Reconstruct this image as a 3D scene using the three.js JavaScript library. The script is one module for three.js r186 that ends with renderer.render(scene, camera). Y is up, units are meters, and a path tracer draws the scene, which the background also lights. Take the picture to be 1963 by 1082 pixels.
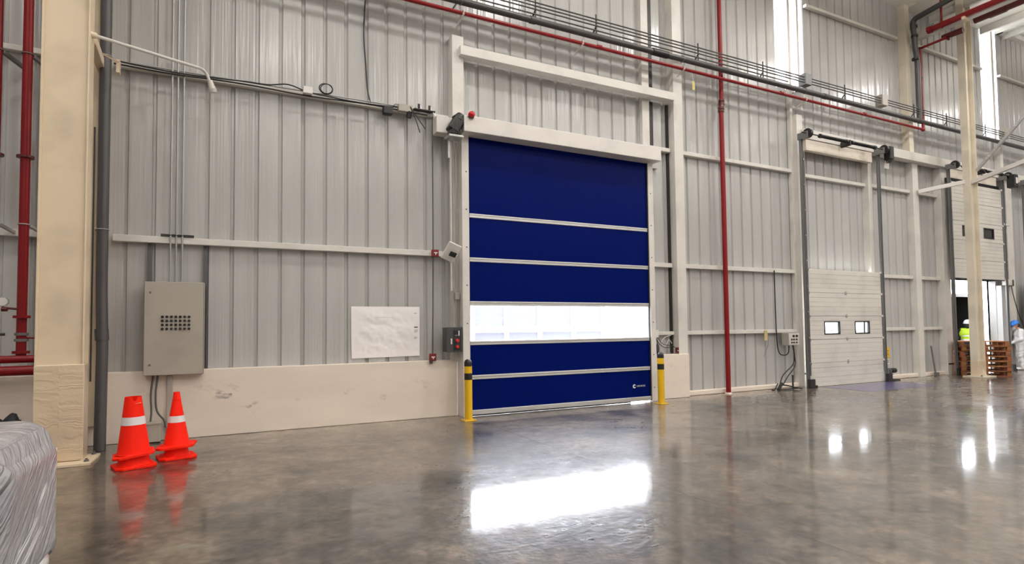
import * as THREE from 'three';
import { RoundedBoxGeometry } from 'three/addons/geometries/RoundedBoxGeometry.js';
import { mergeGeometries, mergeVertices, toCreasedNormals } from 'three/addons/utils/BufferGeometryUtils.js';
import { RectAreaLightUniformsLib } from 'three/addons/lights/RectAreaLightUniformsLib.js';

// ------------------------------------------------------------------ camera, sky, lamps, exposure
const scene = new THREE.Scene();
const W = 1963, H = 1082, FULL_H = 1169.2;
const camera = new THREE.PerspectiveCamera(55.978, W / FULL_H, 0.05, 400);
camera.setViewOffset(W, FULL_H, 0, 0, W, H);            // the photograph is cropped below its optical centre
camera.position.set(0, 1.61, 10.18);
camera.rotation.order = 'YXZ';
camera.rotation.set(0.04038, -0.46325, -0.01122);
scene.background = new THREE.Color().setRGB(15, 15.6, 16.4);   // overcast daylight
const renderer = new THREE.WebGLRenderer({ antialias: true });
renderer.toneMapping = THREE.LinearToneMapping;
renderer.toneMappingExposure = 0.88;
renderer.shadowMap.enabled = true;
RectAreaLightUniformsLib.init();
const LAMP_ROWS = [[3.3, 190], [9.2, 195], [15, 230], [21, 230]];              // distance from the wall, brightness
const LAMP_COLUMNS = [[-4.5, 0.75], [1.5, 0.9], [6.5, 1], [11.5, 0.92], [16.5, 0.92], [21.5, 0.95], [27, 0.95]];

// ------------------------------------------------------------------ helpers
let seed = 7;
const rnd = () => { seed = (seed + 0x6d2b79f5) | 0; let t = Math.imul(seed ^ (seed >>> 15), 1 | seed); t = (t + Math.imul(t ^ (t >>> 7), 61 | t)) ^ t; return ((t ^ (t >>> 14)) >>> 0) / 4294967296; };
const rr = (a, b) => a + (b - a) * rnd();
const V = (x, y, z) => new THREE.Vector3(x, y, z);
const names = new Map();
function numbered(name) { const n = names.get(name) ?? 0; names.set(name, n + 1); return n ? name + '_' + String(n).padStart(3, '0') : name; }

function hash(x, y, s) { let h = Math.imul(x, 374761393) ^ Math.imul(y, 668265263) ^ Math.imul(s, 1274126177); h = Math.imul(h ^ (h >>> 13), 1274126177); return ((h ^ (h >>> 16)) >>> 0) / 4294967296; }
function vnoise(x, y, px, py, s) {                     // value noise that repeats after px, py cells
  const ix = Math.floor(x), iy = Math.floor(y), fx = x - ix, fy = y - iy, u = fx * fx * (3 - 2 * fx), v = fy * fy * (3 - 2 * fy);
  const m = (a, n) => ((a % n) + n) % n, h = (a, b) => hash(m(a, px), m(b, py), s);
  return (h(ix, iy) * (1 - u) + h(ix + 1, iy) * u) * (1 - v) + (h(ix, iy + 1) * (1 - u) + h(ix + 1, iy + 1) * u) * v;
}
function fbm(u, v, fx, fy, oct, s) { let a = 0.5, t = 0, n = 0; for (let o = 0; o < oct; o++) { t += a * vnoise(u * fx, v * fy, fx, fy, s + o); n += a; a *= 0.55; fx *= 2; fy *= 2; } return t / n; }
function tex(size, metres, fn, srgb = false, sizeY = size, metresY = metres) {
  const d = new Uint8Array(size * sizeY * 4);
  for (let y = 0; y < sizeY; y++) for (let x = 0; x < size; x++) {
    const c = fn(x / size, y / sizeY), i = (y * size + x) * 4;
    for (let k = 0; k < 3; k++) d[i + k] = Math.max(0, Math.min(255, Math.round((Array.isArray(c) ? c[k] : c) * 255)));
    d[i + 3] = 255;
  }
  const t = new THREE.DataTexture(d, size, sizeY);
  t.wrapS = t.wrapT = THREE.RepeatWrapping; t.magFilter = THREE.LinearFilter; t.minFilter = THREE.LinearFilter;
  t.repeat.set(1 / metres, 1 / metresY); if (srgb) t.colorSpace = THREE.SRGBColorSpace; t.needsUpdate = true;
  return t;
}
const lin = (r, g, b) => new THREE.Color().setRGB(r, g, b);
function std(name, c, rough, o = {}) { const m = new THREE.MeshPhysicalMaterial({ roughness: rough, side: THREE.DoubleSide, ...o }); m.color = lin(...c); m.name = name; return m; }

// geometry pieces -----------------------------------------------------------
function at(g, x = 0, y = 0, z = 0, rx = 0, ry = 0, rz = 0) { if (rx || ry || rz) g.applyMatrix4(new THREE.Matrix4().makeRotationFromEuler(new THREE.Euler(rx, ry, rz))); g.translate(x, y, z); return g; }
function box(x0, x1, y0, y1, z0, z1, r = 0) {
  const w = x1 - x0, h = y1 - y0, d = z1 - z0, g = r ? new RoundedBoxGeometry(w, h, d, 2, Math.min(r, w / 2.01, h / 2.01, d / 2.01)) : new THREE.BoxGeometry(w, h, d);
  g.translate((x0 + x1) / 2, (y0 + y1) / 2, (z0 + z1) / 2); return g;
}
function rod(a, b, r, r2 = r, seg = 14) {              // a cylinder or cone from a to b
  const d = b.clone().sub(a), g = new THREE.CylinderGeometry(r2, r, d.length(), seg);
  g.translate(0, d.length() / 2, 0); g.applyQuaternion(new THREE.Quaternion().setFromUnitVectors(V(0, 1, 0), d.normalize())); g.translate(a.x, a.y, a.z); return g;
}
function bar(a, b, w, h) {                             // a square bar from a to b
  const d = b.clone().sub(a), g = new RoundedBoxGeometry(w, h, d.length(), 1, Math.min(w, h) * 0.08);
  g.translate(0, 0, d.length() / 2); const m = new THREE.Matrix4().lookAt(b, a, V(0, 1, 0)); g.applyMatrix4(m); g.translate(a.x, a.y, a.z); return g;
}
function tube(pts, r, n = 40, seg = 8, closed = false) { return new THREE.TubeGeometry(new THREE.CatmullRomCurve3(pts.map((p) => V(...p)), closed, 'catmullrom', 0.5), n, r, seg, closed); }
function bent(pts, r, bend = 0.12, seg = 14) {         // a pipe of straight runs with rounded elbows
  const p = pts.map((q) => V(...q)), path = new THREE.CurvePath(); let from = p[0];
  for (let i = 1; i < p.length - 1; i++) {
    const a = p[i].clone().sub(p[i - 1]), b = p[i + 1].clone().sub(p[i]), k = Math.min(bend, a.length() / 2.2, b.length() / 2.2);
    const s = p[i].clone().sub(a.normalize().multiplyScalar(k)), e = p[i].clone().add(b.normalize().multiplyScalar(k));
    path.add(new THREE.LineCurve3(from, s)); path.add(new THREE.QuadraticBezierCurve3(s, p[i], e)); from = e;
  }
  path.add(new THREE.LineCurve3(from, p[p.length - 1]));
  const gs = path.curves.map((c) => new THREE.TubeGeometry(c, c.isLineCurve3 ? 1 : 8, r, seg, false));
  return mergeAll(gs);
}
function lathe(pts, seg = 24) { return new THREE.LatheGeometry(pts.map((p) => new THREE.Vector2(...p)), seg); }
function plain(g) {
  g = g.index ? g.toNonIndexed() : g; if (!g.attributes.normal) g.computeVertexNormals();
  for (const k of Object.keys(g.attributes)) if (!['position', 'normal'].includes(k)) g.deleteAttribute(k);
  return g;
}
function mergeAll(gs) { return mergeGeometries(gs.map((g) => plain(g))); }
function worldUV(g) {                                  // uv in metres, from the side a face looks to
  const p = g.attributes.position, n = g.attributes.normal, uv = new Float32Array(p.count * 2);
  for (let i = 0; i < p.count; i++) {
    const x = Math.abs(n.getX(i)), y = Math.abs(n.getY(i)), z = Math.abs(n.getZ(i));
    if (y > x && y > z) { uv[i * 2] = p.getX(i); uv[i * 2 + 1] = p.getZ(i); } else if (x > z) { uv[i * 2] = p.getZ(i); uv[i * 2 + 1] = p.getY(i); } else { uv[i * 2] = p.getX(i); uv[i * 2 + 1] = p.getY(i); }
  }
  g.setAttribute('uv', new THREE.BufferAttribute(uv, 2)); return g;
}
// one named mesh under a parent; sub-part or part or thing
function part(name, geos, mat, parent = scene, label) {
  const list = Array.isArray(geos) ? geos : [geos], g = worldUV(list.length > 1 ? mergeAll(list) : plain(list[0]));
  const m = new THREE.Mesh(g, mat); m.name = parent === scene ? numbered(name) : name; m.castShadow = m.receiveShadow = true; parent.add(m);
  if (parent !== scene) { const k = parent.children.filter((c) => c.userData.stem === name).length; m.userData.stem = name; if (k) m.name = name + '_' + String(k).padStart(3, '0'); }
  if (label) m.userData.label = label;
  return m;
}
function tag(o, label, category, group, kind) { o.userData.label = label; if (category) o.userData.category = category; if (group) o.userData.group = group; if (kind) o.userData.kind = kind; return o; }
function thing(name, label, category, [x, y, z] = [0, 0, 0], turn = 0, group) {
  const o = new THREE.Group(); o.name = numbered(name); o.position.set(x, y, z); o.rotation.y = turn; scene.add(o); return tag(o, label, category, group);
}
function structure(name, label) { const o = new THREE.Group(); o.name = name; o.userData.kind = 'structure'; if (label) o.userData.label = label; scene.add(o); return o; }
function copyOf(o, [x, y, z], turn, label) { const c = o.clone(); c.name = numbered(o.name.replace(/_\d{3}$/, '')); c.userData = { ...o.userData }; if (label) c.userData.label = label; c.position.set(x, y, z); c.rotation.y = turn; scene.add(c); return c; }

// ------------------------------------------------------------------ materials
const flutes = tex(512, 1.4, (u, v) => { const a = vnoise(u * 64, v * 2, 64, 2, 3), b = vnoise(u * 24, v * 2, 24, 2, 9), c = fbm(u, v, 6, 4, 3, 21); return 0.35 * a + 0.4 * b + 0.25 * c; }, false, 256, 2.8);
const claddingTone = tex(512, 3.7, (u, v) => { const n = fbm(u, v, 18, 2, 3, 31), m = fbm(u, v, 4, 4, 4, 37), t = 0.93 + 0.07 * n - 0.05 * m; return [t, t, t]; }, true, 512, 5.3);
const speckle = tex(512, 1.3, (u, v) => 0.35 + 0.5 * fbm(u, v, 8, 8, 5, 41));
const grime = tex(512, 2.3, (u, v) => { const n = fbm(u, v, 5, 5, 5, 51), k = 0.95 - 0.09 * Math.max(0, n - 0.45) * 2; return [k, k * 0.995, k * 0.98]; }, true);
const M = {
  cladding: std('painted cladding sheet', [0.535, 0.527, 0.515], 0.21, { map: claddingTone, bumpMap: flutes, bumpScale: 0.007 }),
  outer: std('outer sheet', [0.5, 0.5, 0.5], 0.6),
  translucent: std('translucent sheet', [0.9, 0.92, 0.93], 0.95, { transmission: 0.55, thickness: 0 }),
  white: std('white painted steel', [0.78, 0.755, 0.73], 0.38, { map: grime }),
  whiteBox: std('white powder coat', [0.82, 0.79, 0.77], 0.3, { map: grime }),
  cream: std('cream painted steel', [0.88, 0.735, 0.55], 0.42, { map: grime }),
  creamPale: std('pale cream steel', [0.80, 0.73, 0.61], 0.42, { map: grime }),
  galv: std('galvanised steel', [0.50, 0.50, 0.49], 0.42, { metalness: 0.35, roughnessMap: speckle }),
  darkGalv: std('dull galvanised steel', [0.20, 0.20, 0.20], 0.5, { metalness: 0.5 }),
  alu: std('aluminium strip', [0.62, 0.61, 0.60], 0.33, { metalness: 0.6 }),
  black: std('black plastic', [0.012, 0.012, 0.012], 0.45),
  rubber: std('black rubber', [0.02, 0.02, 0.02], 0.8),
  darkSteel: std('dark steel', [0.035, 0.033, 0.032], 0.45, { metalness: 0.3 }),
  pvc: std('dark grey pipe', [0.055, 0.053, 0.052], 0.4),
  pvcDown: std('dark grey downpipe', [0.075, 0.07, 0.072], 0.38),
  conduit: std('grey conduit', [0.40, 0.40, 0.39], 0.35, { metalness: 0.5 }),
  conduitDark: std('dark conduit', [0.10, 0.10, 0.098], 0.45, { metalness: 0.2 }),
  red: std('red painted pipe', [0.23, 0.007, 0.010], 0.35, { specularIntensity: 0.6 }),
  redDark: std('dark red painted pipe', [0.10, 0.008, 0.008], 0.38),
  blue: std('blue vinyl curtain', [0.0002, 0.0062, 0.105], 0.33, { specularIntensity: 0.10 }),
  vision: std('clear vinyl', [0.97, 0.97, 0.98], 0.02, { transmission: 1, thickness: 0, ior: 1.4 }),
  yellow: std('yellow paint', [0.78, 0.47, 0.012], 0.32),
  orange: std('fluorescent orange', [1.0, 0.018, 0.004], 0.55, { specularIntensity: 0.35 }),
  reflective: std('white reflective band', [0.80, 0.76, 0.76], 0.45),
  panelGrey: std('grey enamel cabinet', [0.47, 0.43, 0.38], 0.42, { map: grime }),
  dock: std('white sandwich panel', [0.78, 0.755, 0.72], 0.45, { map: grime }),
  concretePale: std('grout', [0.36, 0.34, 0.31], 0.8),
  paper: std('crumpled paper', [0.86, 0.75, 0.745], 0.7),
  ink: std('grey ink', [0.10, 0.10, 0.10], 0.8),
  darkBox: std('charcoal enamel', [0.05, 0.05, 0.05], 0.42),
  redButton: std('red button', [0.65, 0.03, 0.02], 0.4),
  roof: std('roof sheet', [0.86, 0.83, 0.75], 0.5),
  wallInside: std('side wall sheet', [0.55, 0.54, 0.53], 0.5),
  skin: std('skin', [0.42, 0.22, 0.15], 0.55),
  hair: std('black hair', [0.015, 0.013, 0.012], 0.7),
  vest: std('fluorescent yellow vest', [0.50, 0.72, 0.03], 0.7),
  dark: std('dark cloth', [0.018, 0.018, 0.022], 0.85),
  coverall: std('white coverall', [0.70, 0.69, 0.70], 0.8),
  helmetWhite: std('white helmet', [0.85, 0.85, 0.86], 0.3),
  helmetBlue: std('blue helmet', [0.02, 0.20, 0.72], 0.3),
  tyre: std('lamp housing', [0.25, 0.25, 0.26], 0.4, { metalness: 0.5 }),
};
{ // curb: pale plaster with soft grey rubbing marks of their own
  const t = tex(1024, 5.0, (u, v) => {
    let k = 0.985 - 0.06 * fbm(u, v, 6, 6, 5, 61);
    const band = Math.max(0, 1 - Math.abs(v - 0.42) / 0.22), sc = Math.max(0, fbm(u, v, 7, 3, 3, 71) - 0.50) * 5, f = Math.max(0, fbm(u, v, 60, 24, 3, 73) - 0.5) * 4;
    k -= 0.5 * Math.min(1, band * sc * f);
    return [k, k * 0.985, k * 0.965];
  }, true, 256, 1.25);
  M.curb = std('pale plaster', [0.88, 0.80, 0.73], 0.6, { map: t, bumpMap: speckle, bumpScale: 0.0015 });
}
{ // polished concrete: cloudy grey-brown, fine speckle and scuffs, a sealed glossy top over a rougher body
  const size = 1024, col = tex(size, 9, (u, v) => {
    const a = fbm(u, v, 5, 5, 6, 81), b = fbm(u + 0.06 * a, v - 0.05 * a, 17, 13, 5, 83), c = fbm(u, v, 170, 170, 2, 87), d = fbm(u + 0.12 * a, v + 0.1 * b, 34, 40, 4, 89);
    let k = 0.10 + 0.36 * a + 0.34 * b + 0.26 * c + 0.18 * d; k += Math.max(0, d - 0.62) * 0.9 * Math.max(0, c - 0.3); k -= Math.max(0, 0.4 - b) * 0.5;
    k = 0.62 + (k - 0.62) * 1.7; return [k, k * 0.905, k * 0.79];
  }, true);
  const rough = tex(size, 6.1, (u, v) => { const a = fbm(u, v, 6, 6, 5, 91), c = fbm(u, v, 120, 120, 2, 92), d = fbm(u + 0.1 * a, v, 30, 44, 3, 93); return 0.20 + 0.75 * a + 0.35 * c + 0.25 * (d - 0.3); });
  const bump = tex(size, 3.7, (u, v) => { const a = fbm(u, v, 5, 5, 3, 95), d = fbm(u + 0.15 * a, v, 36, 60, 3, 97), e = fbm(u, v, 150, 150, 2, 99); return 0.25 * a + 0.5 * d + 0.25 * e; });
  const coat = tex(512, 4.3, (u, v) => { const a = fbm(u, v, 5, 5, 5, 191), e = fbm(u, v, 60, 60, 3, 193); const f = fbm(u + 0.1 * a, v, 22, 34, 4, 195); return Math.min(1, 0.25 + 0.55 * a + 0.25 * e + 0.9 * (f - 0.4)); });
  M.floor = std('polished concrete', [0.20, 0.193, 0.186], 0.50, { map: col, roughnessMap: rough, bumpMap: bump, bumpScale: 0.0058, ior: 1.9, clearcoat: 1, clearcoatMap: coat, clearcoatRoughness: 0.09 });
}
{ // stretch film: milky, glossy, drawn into slanting wrinkles
  const b = tex(1024, 1.1, (u, v) => { const w = fbm(u, v, 5, 5, 4, 101), s = u + v * 1.0; const l = Math.abs(2 * vnoise(s * 24 + 3 * w, u * 4, 24, 4, 103) - 1), k = Math.abs(2 * vnoise((s) * 60 + 4 * w, u * 10, 60, 10, 105) - 1); return 0.55 * (1 - l) + 0.25 * (1 - k) + 0.2 * w; });
  const c = tex(512, 1.3, (u, v) => { const w = fbm(u, v, 6, 6, 5, 107), f = Math.max(0, fbm(u, v, 30, 30, 3, 109) - 0.5); const k = 0.74 + 0.24 * w + 0.25 * f; return [k, k * 0.99, k * 1.0]; }, true);
  M.film = std('stretch film', [0.52, 0.515, 0.53], 0.42, { map: c, bumpMap: b, bumpScale: 0.03, clearcoat: 0.5, clearcoatRoughness: 0.25 });
  M.filmFold = std('gathered stretch film', [0.72, 0.71, 0.72], 0.25, { bumpMap: b, bumpScale: 0.006, clearcoat: 1, clearcoatRoughness: 0.12 });
  const hb = tex(512, 0.9, (u, v) => { const w = fbm(u, v, 4, 4, 4, 111), l = Math.abs(2 * vnoise(u * 3 + w, v * 26 + 5 * w + u * 3, 3, 26, 113) - 1); return 0.7 * (1 - l) + 0.3 * w; });
  M.filmColumn = std('film over cream paint', [0.80, 0.655, 0.475], 0.32, { bumpMap: hb, bumpScale: 0.006, clearcoat: 0.8, clearcoatRoughness: 0.2, map: grime });
}
const wood = tex(256, 0.35, (u, v) => { const g = fbm(u, v, 3, 24, 4, 121), k = 0.62 + 0.38 * g; return [k, k * 0.92, k * 0.84]; }, true);
M.woods = [[0.44, 0.21, 0.09], [0.52, 0.27, 0.12], [0.36, 0.16, 0.07], [0.46, 0.17, 0.09]].map((c, i) => std('pallet wood', c, 0.8, { map: wood }));
M.redWood = std('red painted pallet end', [0.16, 0.012, 0.012], 0.7, { map: wood });

// ------------------------------------------------------------------ the wall of sheets
const PITCH = 0.358, GROOVE0 = 0.08, SHEET = 3 * PITCH, SEAM0 = 1.154 - SHEET * 12;
const VALLEYS = [-1.75, 18.75];
const roofY = (x) => 11.35 + 0.1 * Math.min(...VALLEYS.map((v) => Math.abs(x - v)), Math.abs(x - 39.25));
function profileZ(x) { const d = Math.abs(((x - GROOVE0) / PITCH - Math.round((x - GROOVE0) / PITCH)) * PITCH); return d < 0.017 ? -0.036 : d < 0.036 ? -0.036 * (1 - (d - 0.017) / 0.019) : 0; }
function sheetGeometry(x0, x1, y0, yTop) {
  const xs = new Set([x0, x1]);
  for (let k = Math.floor((x0 - GROOVE0) / PITCH) - 1; k < (x1 - GROOVE0) / PITCH + 1; k++) for (const d of [-0.036, -0.017, 0.017, 0.036, 0.09, 0.135, 0.179, 0.223, 0.268]) { const x = GROOVE0 + k * PITCH + d; if (x > x0 + 0.002 && x < x1 - 0.002) xs.add(x); }
  const X = [...xs].sort((a, b) => a - b), rows = Math.max(2, Math.ceil((yTop(x0) - y0) / 0.4)), pos = [], idx = [];
  for (let r = 0; r <= rows; r++) for (const x of X) {
    const y = y0 + (yTop(x) - y0) * (r / rows), p = profileZ(x), can = p < 0 ? 0 : 0.0030 * (vnoise(x * 5.6, y * 0.7, 999, 999, 5) - 0.5) + 0.0014 * (vnoise(x * 14, y * 1.5, 999, 999, 15) - 0.5);
    pos.push(x, y, p + can);
  }
  const n = X.length;
  for (let r = 0; r < rows; r++) for (let c = 0; c < n - 1; c++) { const a = r * n + c; idx.push(a, a + 1, a + n, a + 1, a + n + 1, a + n); }
  const g = new THREE.BufferGeometry(); g.setAttribute('position', new THREE.Float32BufferAttribute(pos, 3)); g.setIndex(idx); g.computeVertexNormals();
  return toCreasedNormals(g, 0.35);
}
const OPENINGS = [[3.97, 8.5, 5.2], [13.42, 16.52, 3.06], [20.28, 23.42, 3.02]];
const wall = structure('wall_front', 'tall wall of pale grey ribbed metal sheets with white posts and rails');
const XL = -9, XR = 33;
const skylights = [[12.98, 14.05], [23.32, 24.39]], SKY_Y = 7.9;
for (let k = 0; ; k++) {
  const s0 = SEAM0 + k * SHEET - 0.018, s1 = s0 + SHEET - 0.003; if (s0 > XR) break; if (s1 < XL) continue;
  const cuts = [s0, s1]; for (const [a, b] of [...OPENINGS, ...skylights]) for (const c of [a, b]) if (c > s0 + 0.01 && c < s1 - 0.01) cuts.push(c);
  cuts.push(...[3.86, 9.42].filter((c) => c > s0 + 0.01 && c < s1 - 0.01)); cuts.sort((a, b) => a - b);
  for (let i = 0; i < cuts.length - 1; i++) {
    const a = cuts[i], b = cuts[i + 1], m = (a + b) / 2; if (b - a < 0.02) continue;
    const o = OPENINGS.find(([p, q]) => m > p && m < q), sky = skylights.find(([p, q]) => m > p && m < q), y0 = o ? o[2] : m < 9.42 ? 0.9 : 0.02;
    part('cladding_sheet', sheetGeometry(a, b, y0, sky ? () => SKY_Y : (x) => roofY(x) + 0.05), M.cladding, wall);
  }
}
for (const [a, b] of skylights) part('translucent_sheet', sheetGeometry(a, b, SKY_Y, (x) => roofY(x) + 0.05), M.translucent, wall, 'white translucent daylight sheet');
{ // the outer leaf, with the same openings
  const g = [], B = (x0, x1, y0, y1) => g.push(box(x0, x1, y0, y1, -0.15, -0.1));
  let x = XL; for (const [a, b0, t] of OPENINGS) { const b = b0 === 8.5 ? 8.78 : b0; B(x, a, -1.3, 7.8); B(a, b, t, 7.8); x = b; } B(x, XR, -1.3, 7.8);
  x = XL; for (const [a, b] of skylights) { B(x, a, 7.8, 14); x = b; } B(x, XR, 7.8, 14);
  for (const [a, b, t] of OPENINGS.slice(1)) for (const e of [a, b]) g.push(box(e === a ? a - 0.02 : b, e === a ? a : b + 0.02, 0, t + 0.02, -0.15, 0.1)), g.push(box(a, b, t, t + 0.02, -0.15, 0.1));
  g.push(box(3.95, 8.8, 5.2, 5.22, -0.15, 0.1), box(3.95, 3.97, 0, 5.2, -0.15, 0.1), box(8.78, 8.8, 0, 5.2, -0.15, 0));
  part('outer_sheet', g, M.outer, wall);
  part('frame_return', [box(8.33, 8.5, 0, 5.2, 0.17, 0.185), box(8.485, 8.5, 0, 5.2, 0, 0.185)], M.white, wall);
}
part('curb', [box(XL, 3.86, 0, 1.03, 0.0, 0.17, 0.012)], M.curb, wall, 'pale plastered curb along the wall foot');
part('curb', [box(8.36, 9.42, 0, 0.98, 0.0, 0.29, 0.012)], M.curb, wall, 'pale curb block right of the blue door');
for (const [a, b] of [[9.42, 13.3], [16.65, 20.2], [23.5, 25.0]]) part('kicker', box(a, b, 0, 0.11, 0.0, 0.14, 0.02), M.curb, wall);
// rails (girts): hollow white tubes between the posts
const rail = (a, b, y, h = 0.1, d = 0.115) => part('rail', box(a, b, y - h / 2, y + h / 2, 0.002, d, 0.008), M.white, wall);
rail(XL, -2.05, 3.0); rail(-1.49, 3.75, 3.0); rail(8.55, 9.15, 3.0); rail(9.45, 13.3, 3.0); rail(16.68, 18.62, 3.0); rail(18.9, 20.1, 3.0);
rail(9.45, 13.3, 1.45, 0.09); rail(8.5, 9.16, 1.45, 0.08); rail(16.68, 18.62, 1.45, 0.09); rail(18.9, 20.1, 1.45, 0.09);
rail(XL, -2.05, 5.6, 0.08, 0.09); rail(-1.49, 3.75, 5.6, 0.07, 0.09); rail(8.55, 9.15, 5.66, 0.09, 0.13); rail(9.45, 13.35, 5.66, 0.09); rail(13.5, 16.5, 5.6, 0.09); rail(16.68, 18.62, 5.62, 0.09); rail(18.9, 20.1, 5.62, 0.09);
for (const [a, b] of [[-1.4, 3.75], [4.1, 8.4], [9.45, 12.95], [14.1, 18.3], [18.9, 23.2], [24.4, 30]]) part('rail', box(a, b, 10.29, 10.37, 0.002, 0.11, 0.008), M.white, wall);
// posts
const post = (a, b, y0, y1, d = 0.23, m = M.white, z0 = 0.002) => part('post', box(a, b, y0, y1, z0, d, 0.006), m, wall);
post(3.77, 4.0, 1.03, 7.15); post(9.18, 9.45, 0.9, roofY(9.3)); post(8.36, 8.56, 5.2, roofY(8.4), 0.12);
post(13.39, 13.62, 0, 7.15, 0.23); post(13.3, 13.39, 0, roofY(13.3), 0.12); post(16.42, 16.6, 0, 6.5, 0.2); post(18.62, 18.9, 0, 6.5, 0.2); post(18.48, 18.70, 6.77, roofY(18.5), 0.23, M.creamPale); post(20.08, 20.42, 0, 6.5, 0.23); post(23.85, 24.4, 0, 6.7, 0.26); post(13.70, 13.78, SKY_Y, roofY(13.7), 0.09); post(23.86, 24.0, SKY_Y, roofY(23.9), 0.09); post(23.92, 24.1, 6.77, 7.9, 0.2);
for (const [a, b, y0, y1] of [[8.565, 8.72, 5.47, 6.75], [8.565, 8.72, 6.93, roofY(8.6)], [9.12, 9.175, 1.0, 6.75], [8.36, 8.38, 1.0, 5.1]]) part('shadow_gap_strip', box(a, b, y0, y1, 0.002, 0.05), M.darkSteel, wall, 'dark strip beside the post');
post(-1.95, -1.6, 0.3, roofY(-1.8), 0.34, M.cream);
part('header_beam', box(3.9, 9.12, 6.75, 6.93, 0.13, 0.34, 0.008), M.white, wall, 'white beam across the posts above the blue door');
part('header_beam', box(13.55, 27.5, 6.5, 6.76, 0.1, 0.34, 0.008), M.white, wall, 'long white beam above the dock doors');
{ const t = tex(512, 3.2, (u, v) => { const s = Math.max(0, fbm(u, v, 7, 2, 4, 131) - 0.47) * 3, k = 1 - 0.2 * Math.min(1, s); return [k, k * 0.97, k * 0.92]; }, true, 128, 0.6);
  M.stained = std('stained white board', [0.80, 0.775, 0.74], 0.5, { map: t });
  for (const x of [13.62, 20.45]) part('header_board', box(x, x + 2.82, 6.2, 6.49, 0.2, 0.32, 0.006), M.stained, wall, 'white header board with brown water stains'); }
// the other walls and the roof
const side = (n, g) => { const w = structure(n); part('wall_sheet', g, M.wallInside, w); };
side('wall_left', box(XL - 0.3, XL, -0.2, 14, -0.15, 26)); side('wall_right', box(XR, XR + 0.3, -0.2, 14, -0.15, 26)); side('wall_back', box(XL - 0.3, XR + 0.3, -0.2, 14, 26, 26.3));
const ceiling = structure('ceiling', 'pale sloping roof sheets on cream purlins');
{
  const slope = (x0, x1) => { const s = new THREE.Shape([[x0, roofY(x0)], [x1, roofY(x1)], [x1, roofY(x1) + 0.3], [x0, roofY(x0) + 0.3]].map((p) => new THREE.Vector2(...p))); const g = new THREE.ExtrudeGeometry(s, { depth: 26.5, bevelEnabled: false }); g.translate(0, 0, -0.2); return g; };
  for (const [a, b] of [[XL - 0.3, -1.75], [-1.75, 8.5], [8.5, 18.75], [18.75, 29], [29, XR + 0.3]]) part('roof_panel', slope(a, b), M.roof, ceiling);
  const purlin = (x, m = M.white) => part('purlin', box(x - 0.05, x + 0.05, roofY(x) - 0.24, roofY(x) - 0.01, 0.05, 25.9), m, ceiling);
  for (let x = -7.7; x < 32; x += 1.55) if (Math.abs(x - 18.75) > 0.6 && Math.abs(x + 1.75) > 0.6) purlin(x);
  for (const z of [6.5, 13, 19.5]) for (const [a, b] of [[-1.75, 8.5], [18.75, 8.5], [18.75, 29], [-1.75, XL]]) part('rafter', bar(V(a, roofY(a) - 0.5, z), V(b, roofY(b) - 0.5, z), 0.2, 0.5), M.white, ceiling);
  for (const x of [-1.75, 18.92]) part('valley_girder', box(x - 0.09, x + 0.09, 10.28, 10.5, 0.24, 25.8), M.white, ceiling);
  part('eave_beam', box(24.45, 32, 11.86, 12.02, 0.0, 0.2), M.white, ceiling);
  part('eave_beam', box(24.4, 24.56, 11.86, 12.02, 0.0, 6), M.white, ceiling);
}
// the floor: slabs with sawn joints
const floor = structure('floor', 'polished grey-brown concrete floor');
{
  const J = 0.004, zs = [-0.1, 1.95, 8.5, 15, 21.5, 26], xs = [XL, -3, 3.95, 9.7, 16.2, 22.5, 28.5, XR];
  for (let i = 0; i < zs.length - 1; i++) for (let k = 0; k < xs.length - 1; k++) part('floor_slab', box(xs[k] + J / 2, xs[k + 1] - J / 2, -0.15, 0, zs[i] + J / 2, zs[i + 1] - J / 2), M.floor, floor);
  part('sub_base', box(XL - 0.3, XR + 0.3, -0.3, -0.151, -0.1, 26.3), M.concretePale, floor);
}
// outdoors: yard, white fence building seen through the vision panel
{
  const yard = structure('ground', 'pale concrete yard outside'); const ym = std('yard concrete', [0.55, 0.54, 0.52], 0.9);
  part('yard_slab', box(-60, 11, -0.35, -0.02, -120, -0.16), ym, yard); part('yard_slab', box(11, 140, -1.5, -1.25, -120, -0.16), ym, yard);
  const b = thing('yard_building', 'white panelled building across the yard, seen through the clear strip of the blue door', 'building', [0, 0, -6]);
  const bp = std('pale blue-grey cladding', [0.215, 0.22, 0.262], 0.6), bw = std('white frame', [0.9, 0.9, 0.92], 0.6), X = [3.2, 4.4, 5.55, 6.71, 7.87, 9.07, 10.34, 11.54];
  for (let i = 0; i < X.length - 1; i++) for (let r = 0; r < 8; r++) part('wall_plank', box(X[i], X[i + 1], r * 0.38 + 0.02, r * 0.38 + 0.375, -0.12, r % 2 ? -0.02 : -0.03), bp, b);
  for (const x of X) part('frame_post', box(x - 0.07, x + 0.07, 0, 3.1, -0.1, 0.05), bw, b);
  for (const y of [0.3, 1.57, 2.95]) part('frame_rail', box(3.1, 11.6, y - 0.1, y + 0.1, -0.1, 0.04), bw, b);
}

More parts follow.
